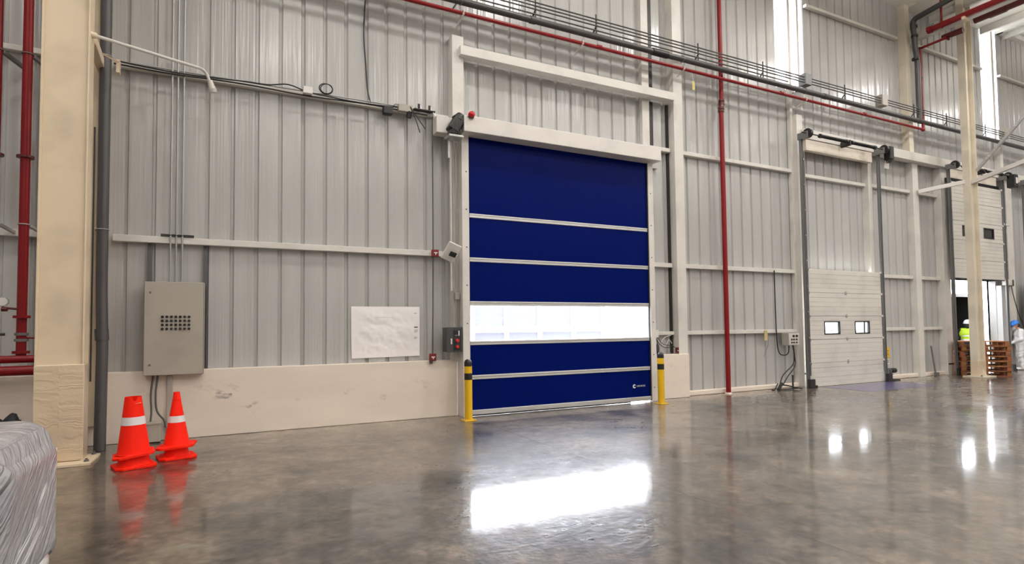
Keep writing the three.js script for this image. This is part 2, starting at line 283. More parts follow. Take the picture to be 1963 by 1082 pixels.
// ------------------------------------------------------------------ high bay lamps
{
  const glow = std('lamp lens', [0.9, 0.9, 0.9], 0.5, { emissive: lin(1, 0.95, 0.88), emissiveIntensity: 12 });
  let i = 0;
  for (const [z, nits] of LAMP_ROWS) for (const [x, dim] of LAMP_COLUMNS) {
    const t = thing('high_bay_lamp', 'round high bay lamp hanging under the roof, one of a grid of alike lamps', 'lamp', [x, 10.35, z], 0, 'high bay lamps under the roof');
    part('housing', lathe([[0.02, 0.32], [0.11, 0.3], [0.12, 0.12], [0.3, 0.03], [0.31, 0.0], [0.29, 0.0], [0.27, 0.02]], 24), M.tyre, t);
    part('lens', rod(V(0, 0.012, 0), V(0, 0.02, 0), 0.27, 0.27, 24), glow, t);
    part('hanger', rod(V(0, 0.3, 0), V(0, roofY(x) - 10.35, 0), 0.012), M.darkGalv, t);
    const l = new THREE.RectAreaLight(lin(1, 0.965, 0.93), nits * dim, 0.48, 0.48); l.rotation.x = -Math.PI / 2; l.position.y = 0.004; l.name = 'lamp_light'; t.add(l);
    part('uplight_ring', rod(V(0, 0.325, 0), V(0, 0.335, 0), 0.13, 0.13, 24), glow, t);
    const u = new THREE.RectAreaLight(lin(1, 0.965, 0.93), nits * dim * 4.5, 0.23, 0.23); u.rotation.x = Math.PI / 2; u.position.y = 0.342; u.name = 'lamp_uplight'; t.add(u);
  }
}

// ------------------------------------------------------------------ the blue high-speed door
function wavy(x0, x1, y0, y1, z, amp, s) {             // a hanging sheet with slight unevenness, 6 mm thick
  const nx = 42, ny = Math.max(4, Math.round((y1 - y0) / 0.12)), mk = (zo, flip) => { const g = new THREE.PlaneGeometry(x1 - x0, y1 - y0, nx, ny); g.translate((x0 + x1) / 2, (y0 + y1) / 2, 0); const p = g.attributes.position; for (let i = 0; i < p.count; i++) { const x = p.getX(i), y = p.getY(i), e = Math.min(1, (y - y0) * 6, (y1 - y) * 6); p.setZ(i, z + zo + amp * e * (vnoise(x * 1.3, y * 0.5, 999, 999, s) - 0.5) + amp * 0.5 * e * (vnoise(x * 4, y * 1.2, 999, 999, s + 1) - 0.5)); } g.computeVertexNormals(); if (flip) g.scale(1, 1, 1); return g; };
  return mergeAll([mk(0), mk(-0.006, true)]);
}
{
  const d = structure('door_1'); tag(d, 'big blue roll-up fabric door with silver strips and a clear window band', 'door'); d.position.set(6.1, 0, 0.4);
  const x0 = -2.1, x1 = 2.1;
  const bars = [[3.66, 3.74], [2.84, 2.92], [2.03, 2.11], [1.30, 1.38], [0.67, 0.75]];
  for (const [a, b, s] of [[3.74, 5.25, 1], [2.92, 3.66, 4], [2.11, 2.84, 7], [0.75, 1.30, 10], [0.11, 0.67, 13]]) part('curtain_panel', wavy(x0, x1, a - 0.01, b + 0.01, 0, 0.012, s), M.blue, d);
  part('vision_panel', box(x0, x1, 1.375, 2.035, -0.004, 0), M.vision, d, 'clear see-through vinyl band');
  for (const [a, b] of bars) part('reinforcing_strip', [box(x0, x1, a, b, -0.02, 0.012, 0.006), box(x0, x1, a + 0.052, b - 0.012, 0.01, 0.02, 0.004), box(x0, x1, a + 0.004, a + 0.02, 0.01, 0.016, 0.003)], M.alu, d);
  part('bottom_bar', [box(x0 + 0.01, x1 - 0.01, 0.028, 0.115, -0.03, 0.03, 0.01)], M.alu, d); part('bottom_seal', box(x0 + 0.01, x1 - 0.55, 0.006, 0.03, -0.012, 0.012), M.rubber, d);
  for (const s of [-1, 1]) {
    const jx = s < 0 ? x0 - 0.14 : x1, j = part('side_jamb', [box(jx, jx + 0.14, 0, 5.18, -0.22, 0.05, 0.008)], M.whiteBox, d);
    for (let y = 0.3; y < 5.2; y += 0.7) part('bolt', rod(V(jx + (s < 0 ? 0.085 : 0.06), y, 0.048), V(jx + (s < 0 ? 0.085 : 0.06), y, 0.056), 0.012, 0.012, 8), M.black, j);
    part('side_seal', box(s < 0 ? x0 - 0.005 : x1 - 0.012, s < 0 ? x0 + 0.012 : x1 + 0.005, 0.02, 5.18, -0.02, 0.03), M.rubber, d);
  }
  part('header_box', [box(x0 - 0.18, x1 + 0.18, 5.17, 5.465, -0.2, 0.29, 0.012)], M.whiteBox, d, 'white enamel box that holds the roll');
  const roll = part('roll', rod(V(x0, 5.32, 0.03), V(x1, 5.32, 0.03), 0.12, 0.12, 20), M.blue, d);
  const mo = part('motor', [at(box(-0.1, 0.1, -0.16, 0.16, -0.11, 0.11, 0.03), -2.40, 5.30, 0.17, 0, 0, -0.55), rod(V(-2.36, 5.38, 0.17), V(-2.29, 5.48, 0.17), 0.12, 0.085, 18), box(-2.53, -2.32, 5.10, 5.18, 0.08, 0.27, 0.01)], M.black, d, 'black gear motor at the box end');
  for (let k = 0; k < 5; k++) part('cooling_fin', box(-2.50 + k * 0.035, -2.49 + k * 0.035, 5.12, 5.30, 0.26, 0.285), M.darkSteel, mo);
  part('motor_bracket', [box(-2.56, -2.28, 5.05, 5.09, 0.02, 0.27, 0.006), box(-2.52, -2.49, 4.7, 5.07, 0.06, 0.1)], M.galv, d);
  const bc = part('beacon', [new THREE.SphereGeometry(0.062, 24, 16).translate(-2.15, 5.475, 0.325)], std('red beacon dome', [0.5, 0.006, 0.012], 0.3), d, 'red warning beacon'); part('beacon_base', rod(V(-2.15, 5.44, 0.285), V(-2.15, 5.47, 0.31), 0.06, 0.055), M.darkBox, bc);
  // white emblem and tiny wordmark low on the curtain
  const lw = std('white print', [0.85, 0.85, 0.87], 0.5), em = [];
  { const s = new THREE.Shape(); s.absarc(0, 0, 0.042, 0.5, Math.PI * 2 - 0.5, false); s.lineTo(0.012, -0.012); s.absarc(0, 0, 0.017, Math.PI * 2 - 0.7, 0.7, true); const g = new THREE.ExtrudeGeometry(s, { depth: 0.002, bevelEnabled: false }); em.push(at(g, 1.655, 0.345, 0.008)); }
  let lx = 1.72;
  for (let k = 0; k < 7; k++) { em.push(box(lx, lx + 0.008, 0.33, 0.362, 0.008, 0.01), box(lx, lx + 0.024, 0.355, 0.362, 0.008, 0.01), box(lx, lx + 0.024, 0.33, 0.336, 0.008, 0.01)); if (k % 2) em.push(box(lx + 0.018, lx + 0.026, 0.33, 0.362, 0.008, 0.01)); lx += 0.034; }
  part('emblem', em, lw, d, 'small white round emblem and wordmark');
}
// control gear left of the door
{
  const b = thing('white_drive_box', 'white rectangular drive box left of the blue door header', 'box', [3.565, 5.2, 0]);
  part('case', box(-0.15, 0.15, 0, 0.31, 0.115, 0.34, 0.012), M.whiteBox, b); part('lid', box(-0.145, 0.145, 0.005, 0.305, 0.34, 0.348, 0.004), M.whiteBox, b);
  const c = thing('door_controller', 'charcoal control box with two red buttons left of the blue door', 'control box', [3.69, 1.19, 0.27]);
  part('case', box(-0.15, 0.15, 0, 0.44, -0.03, 0.17, 0.01), M.darkBox, c); part('lid', box(-0.155, 0.155, -0.005, 0.445, 0.17, 0.19, 0.008), M.darkBox, c);
  const fp = part('front_plate', box(-0.02, 0.125, 0.03, 0.40, 0.19, 0.196, 0.003), M.black, c);
  part('display', box(0.0, 0.06, 0.31, 0.37, 0.196, 0.2), std('display glass', [0.02, 0.025, 0.03], 0.1), fp); part('label_strip', box(0.075, 0.095, 0.29, 0.38, 0.196, 0.198), M.reflective, fp); part('label_strip', box(0.01, 0.06, 0.295, 0.3, 0.196, 0.198), M.reflective, fp);
  for (const [y, r, m] of [[0.20, 0.034, M.redButton], [0.09, 0.03, M.redButton]]) { const k = part('push_button', [rod(V(0.05, y, 0.196), V(0.05, y, 0.215), r, r, 18), rod(V(0.05, y, 0.215), V(0.05, y, 0.23), r * 0.75, r * 0.7, 18)], m, c, 'red push button'); }
  part('label_strip', box(-0.07, -0.045, 0.14, 0.24, 0.19, 0.192), M.reflective, c);
  const j = thing('small_junction_box', 'small grey junction box on the conduit above the charcoal control box', 'junction box', [3.8, 2.14, 0.28]);
  part('case', box(-0.045, 0.045, 0, 0.13, -0.03, 0.06, 0.006), M.conduit, j); part('lid', box(-0.047, 0.047, 0.005, 0.125, 0.06, 0.066, 0.003), M.conduit, j);
  tag(part('conduit', rod(V(3.8, 2.27, 0.31), V(3.8, 5.06, 0.31), 0.014), M.conduit), 'thin grey conduit rising from the small junction box to the black motor', 'conduit');
  tag(part('conduit', rod(V(3.78, 1.63, 0.31), V(3.78, 2.14, 0.31), 0.013), M.conduit), 'left of two short grey conduits between junction box and charcoal control box', 'conduit');
  tag(part('conduit', rod(V(3.825, 1.63, 0.31), V(3.825, 2.14, 0.31), 0.013), M.conduit), 'right of two short grey conduits between junction box and charcoal control box', 'conduit');
  tag(part('cable_channel', [box(3.70, 3.735, 2.3, 5.1, 0.235, 0.27, 0.004), box(3.755, 3.77, 2.3, 5.1, 0.235, 0.26, 0.004)], M.white), 'tall thin metal channel beside the blue door jamb', 'channel');
  const s = thing('motion_sensor', 'white tilted motion sensor plate with a dark lens beside the blue door', 'sensor', [3.58, 2.97, 0.62], 0);
  part('body', at(new RoundedBoxGeometry(0.27, 0.34, 0.045, 3, 0.02), 0, 0, 0, 0.5, 0, -0.36), M.whiteBox, s); part('lens', at(new RoundedBoxGeometry(0.13, 0.09, 0.02, 2, 0.008), 0.012, -0.05, 0.052, 0.5, 0, -0.3), M.black, s); part('arm', bar(V(0.12, -0.04, -0.3), V(0.02, 0, -0.02), 0.05, 0.05), M.whiteBox, s);
}
// red call points on a dark conduit
{
  tag(part('conduit', [rod(V(3.41, 3.05, 0.13), V(3.41, 5.55, 0.13), 0.012), rod(V(3.39, 1.13, 0.13), V(3.41, 2.95, 0.13), 0.012)], M.conduitDark), 'dark vertical conduit passing the two red call points left of the blue door', 'conduit');
  const mk = (x, y, label) => {
    const t = thing('call_point', label, 'call point', [x, y, 0.12]);
    part('case', box(-0.062, 0.062, 0, 0.13, 0, 0.06, 0.006), std('dark red case', [0.2, 0.012, 0.014], 0.35), t);
    part('pull_bar', [box(-0.035, 0.035, 0.06, 0.078, 0.06, 0.072, 0.003), box(-0.01, 0.01, 0.03, 0.065, 0.06, 0.07, 0.003)], M.reflective, t, 'white pull bar');
    return t;
  };
  mk(3.44, 2.935, 'upper red call point on the rail left of the motion sensor');
  const l = mk(3.365, 1.03, 'lower red call point just above the curb right of the paper sheet'); l.position.z = 0.17; part('foot', box(-0.055, -0.005, -0.05, 0.0, 0.0, 0.05, 0.004), M.darkBox, l);
}
// bollards
function bollard(x, z, label) {
  const t = thing('bollard', label, 'bollard', [x, 0, z], 0, 'yellow and black bollards at the blue door');
  const r = 0.07; part('post', [rod(V(0, 0.012, 0), V(0, 0.71, 0), r, r, 28)], M.yellow, t); part('stripe', rod(V(0, 0.71, 0), V(0, 0.825, 0), r * 1.004, r * 1.004, 28), M.black, t, 'black stripe'); part('stripe', rod(V(0, 0.825, 0), V(0, 0.945, 0), r, r, 28), M.yellow, t, 'yellow stripe');
  part('cap', lathe([[r, 0.945], [r, 1.0], [r * 0.93, 1.03], [r * 0.7, 1.055], [r * 0.35, 1.068], [0, 1.071]], 28), M.black, t, 'black domed cap');
  const b = part('base_plate', box(-0.115, 0.115, 0, 0.014, -0.115, 0.115, 0.004), M.yellow, t); for (const [a, c] of [[-1, -1], [1, -1], [-1, 1], [1, 1]]) part('bolt', rod(V(a * 0.09, 0.012, c * 0.09), V(a * 0.09, 0.03, c * 0.09), 0.011, 0.011, 6), M.galv, b);
}
bollard(3.82, 0.78, 'yellow and black striped bollard at the left jamb of the blue door'); bollard(8.14, 0.80, 'yellow and black striped bollard at the right jamb of the blue door');

// right jamb cables
{
  const b = thing('cable_box', 'small pale cable box on the right jamb of the blue door', 'box', [8.47, 1.36, 0.2]); part('case', box(-0.05, 0.05, 0, 0.17, 0, 0.12, 0.008), M.conduit, b); part('cover', box(-0.045, 0.045, 0.005, 0.165, 0.12, 0.126, 0.003), M.whiteBox, b);
  tag(part('cable', [tube([[8.47, 1.36, 0.27], [8.62, 1.2, 0.25], [8.85, 1.13, 0.2], [9.08, 1.15, 0.18]], 0.008), tube([[8.5, 1.4, 0.27], [8.68, 1.22, 0.25], [8.9, 1.18, 0.2], [9.1, 1.13, 0.18]], 0.007)], M.black), 'pair of black cables drooping from the cable box right of the blue door', 'cable');
  tag(part('cable', tube([[9.0, 1.4, 0.17], [8.8, 1.36, 0.2], [8.7, 1.24, 0.2], [8.8, 1.16, 0.2], [8.92, 1.3, 0.19], [9.02, 1.22, 0.18]], 0.006), M.reflective), 'pale looped cable below the rail right of the blue door', 'cable');
  const h = thing('hanging_switch', 'dark pendant switch hanging below the cable box right of the blue door', 'switch', [8.5, 0.98, 0.3]); part('grip', lathe([[0, 0], [0.02, 0.005], [0.035, 0.06], [0.042, 0.15], [0.03, 0.22], [0.012, 0.26], [0, 0.27]], 14), M.darkBox, h); part('cord', rod(V(0, 0.26, 0), V(-0.02, 0.38, -0.03), 0.008), M.black, h);
  const r = thing('call_point', 'small dark red call point on the post right of the blue door', 'call point', [9.12, 1.0, 0.2]); part('case', box(-0.03, 0.03, 0, 0.13, 0, 0.06, 0.005), std('dark red case', [0.12, 0.01, 0.012], 0.4), r); part('pull_bar', box(-0.02, 0.02, 0.05, 0.065, 0.06, 0.068), M.reflective, r);
}
// ------------------------------------------------------------------ electrical cabinet
{
  const c = thing('electrical_cabinet', 'grey electrical cabinet with four rows of dark push buttons on the left wall', 'cabinet', [-0.675, 0.97, 0.06]);
  part('case', box(-0.385, 0.385, 0, 1.38, 0, 0.25, 0.01), M.panelGrey, c);
  const dr = part('door', box(-0.385, 0.375, 0.004, 1.376, 0.254, 0.28, 0.008), M.panelGrey, c);
  for (let r = 0; r < 4; r++) for (let k = 0; k < 7; k++) part('push_button', [rod(V(-0.155 + k * 0.057, 0.86 - r * 0.059, 0.28), V(-0.155 + k * 0.057, 0.86 - r * 0.059, 0.29), 0.019, 0.019, 12), rod(V(-0.155 + k * 0.057, 0.86 - r * 0.059, 0.29), V(-0.155 + k * 0.057, 0.86 - r * 0.059, 0.304), 0.014, 0.013, 12)], M.black, dr);
  for (const y of [0.16, 1.22]) part('lock', rod(V(-0.31, y, 0.28), V(-0.31, y, 0.292), 0.014, 0.014, 12), M.darkGalv, dr);
  const g = std('dark gap', [0.03, 0.03, 0.03], 0.8); part('gasket', box(-0.38, 0.38, 0.006, 1.374, 0.25, 0.254), g, c);
  for (const [x, l] of [[-1.03, 'left'], [-0.29, 'right']]) tag(part('strut_channel', [box(x - 0.033, x - 0.026, 0.95, 2.95, 0.0, 0.058), box(x + 0.026, x + 0.033, 0.95, 2.95, 0.0, 0.058), box(x - 0.033, x + 0.033, 0.95, 2.95, 0.0, 0.006)], M.darkGalv), l + ' dark steel strut channel that carries the electrical cabinet', 'strut');
  [-0.755, -0.68, -0.6].forEach((x, i) => tag(part('conduit', [rod(V(x, 2.35, 0.14), V(x, roofY(x), 0.14), 0.014), rod(V(x, 4.4, 0.14), V(x, 4.46, 0.14), 0.019)], M.conduit), ['left', 'middle', 'right'][i] + ' one of three bright conduits rising from the electrical cabinet', 'conduit'));
  const br = thing('conduit_clamp', 'black strut clamp holding three conduits above the white rail', 'clamp', [-0.665, 3.055, 0.09]); part('channel', box(-0.22, 0.22, 0, 0.035, 0, 0.04), M.darkSteel, br); for (const x of [-0.09, -0.015, 0.065]) part('strap', new THREE.TorusGeometry(0.019, 0.006, 6, 14).rotateX(Math.PI / 2).translate(x, 0.018, 0.05), M.darkSteel, br);
  tag(part('cable', [tube([[-0.95, 0.97, 0.2], [-0.97, 0.7, 0.24], [-0.96, 0.45, 0.26], [-0.97, 0.28, 0.28]], 0.013), tube([[-0.89, 0.97, 0.2], [-0.91, 0.7, 0.24], [-0.89, 0.45, 0.26], [-0.80, 0.31, 0.26], [-0.78, 0.2, 0.25]], 0.013)], M.conduitDark), 'two grey cables hanging below the electrical cabinet behind the cones', 'cable');
  tag(part('cable_duct', box(-0.77, -0.70, 0.02, 0.96, 0.171, 0.23, 0.006), M.panelGrey), 'narrow grey cable duct from cabinet down to the floor', 'duct');
  const f = thing('floor_junction_box', 'grey floor box behind the orange cones below the cabinet', 'junction box', [-1.0, 0, 0.24]); part('case', box(-0.17, 0.17, 0.02, 0.29, 0, 0.16, 0.01), M.panelGrey, f); part('lid', box(-0.172, 0.172, 0.27, 0.30, -0.005, 0.168, 0.006), M.panelGrey, f); part('foot', box(-0.16, 0.16, 0, 0.02, 0.02, 0.14), M.darkSteel, f);
}
// ------------------------------------------------------------------ paper sheet
{
  const cv = document.createElement('canvas'); cv.width = 1024; cv.height = 768; const c = cv.getContext('2d'); c.fillStyle = '#f4efef'; c.fillRect(0, 0, 1024, 768);
  c.fillStyle = '#8d8888'; c.font = 'italic 20px sans-serif'; c.strokeStyle = '#9a9595'; c.lineWidth = 3;
  c.beginPath(); c.moveTo(335, 165); for (let x = 335; x < 620; x += 9) c.lineTo(x, 160 + (x % 18 ? 5 : -6)); c.stroke();
  c.globalAlpha = 0.2; for (let k = 0; k < 70; k++) { c.beginPath(); const x = rr(150, 800), y = rr(230, 660); c.moveTo(x, y); c.lineTo(x + rr(20, 130), y + rr(-6, 16)); c.lineWidth = 1; c.stroke(); } c.globalAlpha = 1;
  c.fillStyle = '#3a3838'; c.fillRect(935, 310, 58, 16); c.fillStyle = '#777'; for (const [y, w] of [[98, 40], [355, 60], [368, 52], [381, 58], [394, 40], [470, 46], [482, 50], [494, 30]]) c.fillRect(938, y, w, y === 98 ? 8 : 5);
  const t = new THREE.CanvasTexture(cv); t.colorSpace = THREE.SRGBColorSpace; t.wrapS = t.wrapT = THREE.ClampToEdgeWrapping;
  const g = new THREE.PlaneGeometry(1.23, 0.9, 70, 50), p = g.attributes.position, uv = g.attributes.uv.clone();
  for (let i = 0; i < p.count; i++) { const x = p.getX(i), y = p.getY(i), u = x / 1.23 + 0.5, v = y / 0.9 + 0.5; const e = Math.min(1, 4 * Math.min(u, 1 - u) + 0.15, 5 * Math.min(v, 1 - v) + 0.1); const f = 2 * Math.abs(vnoise(x * 3 + 9 + y * 1.5, y * 4 + 9, 99, 99, 141) - 0.5) + 0.6 * Math.abs(vnoise(x * 8 + 9, y * 9 + x * 3 + 9, 99, 99, 142) - 0.5) + 0.3 * vnoise(x * 20 + 9, y * 20 + 9, 99, 99, 143); p.setZ(i, 0.012 + 0.022 * e * f + (v < 0.06 && u > 0.8 ? 0.03 * (u - 0.8) : 0)); p.setX(i, x + (v < 0.5 ? (0.5 - v) * 0.02 * (u < 0.5 ? 1 : -0.3) : 0)); p.setY(i, y + 0.012 * (u - 0.5) * (v < 0.1 ? 1 : 0)); }
  g.computeVertexNormals(); const m = new THREE.MeshPhysicalMaterial({ map: t, roughness: 0.65, side: THREE.DoubleSide }); m.name = 'printed paper';
  const o = new THREE.Mesh(g, m); o.name = numbered('paper_sheet'); o.position.set(2.565, 1.565, 0.003); o.castShadow = o.receiveShadow = true; scene.add(o); tag(o, 'large crumpled white paper sheet taped to the wall above the curb', 'paper');
}
// ------------------------------------------------------------------ pipes
{
  const red = (pts, r, label, bend) => tag(part('red_pipe', bent(pts, r, bend), M.red), label, 'pipe');
  const hr = thing('red_pipe', 'long thin red sprinkler pipe running along the wall below the dark drain pipe', 'pipe');
  part('run', bent([[-9, 7.5, 0.42], [18.86, 7.48, 0.42], [18.86, 9.98, 0.42], [18.86, 9.98, 1.15]], 0.036, 0.06), M.red, hr);
  for (const x of [1.7, 7.0, 12.6, 16.0]) part('coupling', rod(V(x - 0.05, 7.5, 0.42), V(x + 0.05, 7.5, 0.42), 0.047), M.red, hr); part('elbow', new THREE.SphereGeometry(0.055, 16, 12).translate(18.86, 7.47, 0.42), M.red, hr); part('elbow', new THREE.SphereGeometry(0.05, 16, 12).translate(18.86, 9.98, 0.42), M.redDark, hr); part('coupling', rod(V(18.86, 9.0, 0.42), V(18.86, 9.1, 0.42), 0.047), M.redDark, hr);
  const hook = (x, label) => { const t = thing('pipe_hook', label, 'bracket', [x, 7.5, 0]); part('arm', bar(V(0, -0.16, 0.1), V(0.02, -0.02, 0.46), 0.035, 0.03), M.white, t); part('loop', new THREE.TorusGeometry(0.05, 0.009, 8, 18, 4.4).rotateY(Math.PI / 2).translate(0.02, 0.0, 0.42), M.white, t); };
  hook(3.9, 'white pipe hook on the red pipe above the left door post'); hook(9.3, 'white pipe hook on the red pipe at the post with a yellow tag'); hook(13.5, 'white pipe hook on the red pipe above the first dock door post'); hook(6.55, 'white pipe hook on the red pipe above the blue door');
  const dr = thing('drain_pipe', 'thick dark grey drain pipe running along the whole wall above the red pipe', 'pipe');
  part('run', rod(V(-9, 7.71, 0.42), V(33, 7.71, 0.42), 0.064, 0.064, 20), M.pvc, dr); part('coupling', [rod(V(8.42, 7.71, 0.42), V(8.86, 7.71, 0.42), 0.078, 0.078, 20)], M.black, dr, 'black coupling sleeve'); for (const x of [2.6, 5.4, 14.3, 18.7, 21.5]) part('coupling', rod(V(x - 0.06, 7.71, 0.42), V(x + 0.06, 7.71, 0.42), 0.074, 0.074, 20), M.pvc, dr);
  for (const x of [3.88, 9.3, 13.5, 18.5]) part('hanger', [box(x - 0.012, x + 0.012, 7.78, 7.80, 0.0, 0.42), new THREE.TorusGeometry(0.068, 0.007, 6, 20).rotateY(Math.PI / 2).translate(x, 7.71, 0.42)], M.darkGalv, dr);
  tag(part('insulated_pipe', [rod(V(-4, 7.80, 0.27), V(8.2, 7.80, 0.27), 0.038, 0.038, 16), rod(V(8.2, 7.8, 0.27), V(8.3, 7.8, 0.27), 0.028, 0.028, 16)], M.conduit), 'pale pipe lying behind the drain pipe and ending above the blue door', 'pipe');
  [8.06, 7.99, 7.92, 7.82].forEach((y, i) => tag(part('conduit', rod(V(i === 3 ? -4 : -9, y, 0.46), V(i === 3 ? 12.8 : 33, y, 0.46), 0.0155, 0.0155, 8), M.conduitDark), ['topmost', 'second from the top', 'third from the top', 'lowest'][i] + ' of four thin dark conduits running above the drain pipe', 'conduit'));
  [2.4, 4.0, 5.45, 6.9, 9.75, 11.9, 15.1, 18.35, 20.1, 22.4].forEach((x, i) => { const t = thing('conduit_hanger', 'small dark hanger on the thin conduits ' + ['where a black cable drops down the wall', 'just left of the blue door', 'above the left half of the blue door', 'above the right half of the blue door', 'between white post and red riser', 'between red riser and first daylight strip', 'above the closed dock door', 'beside the right downpipe', 'just left of the right cream column', 'between right column and second daylight strip'][i], 'bracket', [x, 7.6, 0.46], 0, 'hangers along the thin conduits'); part('rod', [box(-0.012, 0.012, 0.08, 0.56, -0.012, 0.006)], M.darkSteel, t); for (const y of [0.46, 0.39, 0.32]) part('clip', new THREE.TorusGeometry(0.018, 0.006, 6, 12).rotateY(Math.PI / 2).translate(0, y, 0), M.darkSteel, t); part('foot', bar(V(0.0, 0.3, 0), V(-0.06, 0.1, -0.12), 0.03, 0.025), M.darkSteel, t); });
  const jb = (x, y, s, m, label) => { const t = thing('junction_box', label, 'junction box', [x, y, 0.3]); part('case', box(-s / 2, s / 2, 0, s * 1.25, 0, 0.2, 0.01), m, t); part('lid', box(-s / 2 + 0.005, s / 2 - 0.005, 0.005, s * 1.25 - 0.005, 0.2, 0.21, 0.004), m, t); };
  jb(13.55, 7.86, 0.24, M.darkGalv, 'dark junction box at the foot of the first bright daylight strip'); jb(16.85, 7.86, 0.25, M.panelGrey, 'pale grey junction box on the conduits above the first dock door'); jb(23.75, 7.88, 0.26, M.panelGrey, 'grey junction box at the foot of the second daylight strip');
  // the red riser
  const ri = thing('red_riser', 'red vertical standpipe from floor to roof right of the blue door', 'pipe', [10.66, 0, 0.25]);
  part('lower_pipe', rod(V(0, 0, 0), V(0, 6.78, 0), 0.057, 0.057, 20), M.red, ri); part('upper_pipe', rod(V(0.05, 7.06, -0.03), V(0.05, roofY(10.7), -0.03), 0.052, 0.052, 20), M.red, ri);
  part('offset_elbow', bent([[0, 6.76, 0], [0, 6.84, 0], [0.05, 7.0, -0.03], [0.05, 7.08, -0.03]], 0.053, 0.05), M.redDark, ri); for (const [x, y, z] of [[0, 6.78, 0], [0, 6.85, 0], [0.05, 6.98, -0.03], [0.05, 7.06, -0.03], [0.05, 7.83, -0.03]]) part('coupling', rod(V(x, y - 0.025, z), V(x, y + 0.025, z), 0.072, 0.072, 20), M.redDark, ri); part('base_collar', rod(V(0, 0, 0), V(0, 0.03, 0), 0.085, 0.075), M.curb, ri);
  // overhead red mains at the right
  const mn = thing('red_main_pipe', 'thick bright red main pipe running overhead along the right valley girder', 'pipe'); part('run', rod(V(18.62, 10.31, 0.85), V(18.62, 10.31, 25), 0.085, 0.085, 22), M.red, mn); part('end_cap', [rod(V(18.62, 10.31, 0.78), V(18.62, 10.31, 0.9), 0.105, 0.105, 22)], M.red, mn); part('hanger', [rod(V(18.62, 10.38, 1.15), V(18.62, 11.3, 1.15), 0.03), new THREE.TorusGeometry(0.09, 0.012, 8, 22).translate(18.62, 10.31, 1.15)], M.red, mn); part('clamp', box(18.5, 18.75, 10.15, 10.24, 1.7, 1.78, 0.01), M.cream, mn);
  const m2 = thing('dark_red_pipe', 'dark red overhead pipe with a thick coupling right of the right column', 'pipe'); part('run', rod(V(19.95, 10.64, 1.38), V(19.95, 10.64, 9), 0.105, 0.105, 20), M.redDark, m2); part('coupling', [rod(V(19.95, 10.66, 1.75), V(19.95, 10.66, 2.15), 0.145, 0.145, 20)], M.redDark, m2); part('branch', [rod(V(19.95, 10.68, 2.9), V(24, 10.9, 2.9), 0.035), rod(V(21, 10.74, 2.9), V(21, 10.6, 2.9), 0.02, 0.035)], M.redDark, m2); part('hanger', rod(V(19.95, 10.75, 2), V(19.95, roofY(19.95), 2), 0.015), M.darkGalv, m2);
  tag(part('pipe_end', [rod(V(18.98, 10.08, 0.98), V(19.02, 10.08, 1.5), 0.075, 0.09, 18), rod(V(18.98, 10.0, 1.06), V(18.98, 10.04, 1.1), 0.10, 0.11, 18)], M.redDark), 'short dark red pipe end left of the right column under the white girder', 'pipe');
  const dn = thing('downpipe', 'dark grey downpipe with a crooked top in the right valley corner', 'pipe'); part('run', bent([[18.7, 7.7, 0.42], [18.7, 9.55, 0.42], [18.62, 9.95, 0.42], [18.6, 10.3, 0.42], [18.55, 10.55, 0.42]], 0.075, 0.1), M.pvcDown, dn); part('elbow', bent([[18.55, 10.5, 0.42], [18.55, 10.8, 0.42], [18.55, 11.0, 2.2], [18.55, 11.05, 5]], 0.08, 0.2), M.pvc, dn); for (const y of [9.6, 10.3, 10.6]) part('collar', rod(V(18.6, y - 0.03, 0.42), V(18.6, y + 0.03, 0.42), 0.092), M.black, dn);
  const dl = thing('downpipe', 'dark grey downpipe beside the left cream column', 'pipe'); part('run', bent([[-1.56, roofY(-1.6), 0.42], [-1.56, 2.2, 0.42], [-1.53, 1.45, 0.48], [-1.52, 0.0, 0.62]], 0.072, 0.25), M.pvcDown, dl); part('coupling', rod(V(-1.535, 1.5, 0.475), V(-1.545, 1.66, 0.465), 0.083), M.pvcDown, dl); part('strap', [new THREE.TorusGeometry(0.076, 0.006, 6, 24).rotateX(Math.PI / 2).translate(-1.56, 3.06, 0.42), box(-1.66, -1.6, 3.05, 3.07, 0.3, 0.42)], M.galv, dl); part('strap', new THREE.TorusGeometry(0.076, 0.006, 6, 24).rotateX(Math.PI / 2).translate(-1.56, 5.55, 0.42), M.galv, dl);
  // far left: two risers and two mains
  const vr = (x, z, r, y0, label) => { const t = thing('red_riser', label, 'pipe', [x, 0, z]); part('run', rod(V(0, y0, 0), V(0, 11.4, 0), r, r, 20), M.red, t); part('flange', rod(V(0, 3.97, 0), V(0, 4.0, 0), r * 1.75, r * 1.75, 20), M.redDark, t); part('clamp', [new THREE.TorusGeometry(r * 1.1, 0.008, 6, 20).rotateX(Math.PI / 2).translate(0, 5.4, 0), bar(V(r, 5.38, 0), V(0.25, 5.3, -z + 0.02), 0.05, 0.05)], M.darkGalv, t); part('clamp', [new THREE.TorusGeometry(r * 1.1, 0.008, 6, 20).rotateX(Math.PI / 2).translate(0, 3.07, 0), bar(V(r, 3.06, 0), V(0.14, 3.0, -z + 0.1), 0.04, 0.04)], M.galv, t); return t; };
  const v1 = vr(-2.43, 0.42, 0.056, 1.27, 'red riser with valve and gauge beside the left cream column');
  for (const [y, r] of [[1.83, 0.095], [1.36, 0.095], [1.6, 0.075], [1.52, 0.075]]) part('flange', rod(V(0, y - 0.018, 0), V(0, y + 0.018, 0), r, r, 22), y > 1.5 && y < 1.7 ? M.darkGalv : M.red, v1); part('valve_arm', [rod(V(-0.2, 1.95, 0.04), V(0, 1.93, 0.02), 0.015), rod(V(-0.2, 1.93, 0.04), V(-0.14, 1.93, 0.04), 0.03)], M.redDark, v1); part('side_branch', rod(V(0, 1.55, 0), V(0.35, 1.54, 0), 0.012), M.red, v1);
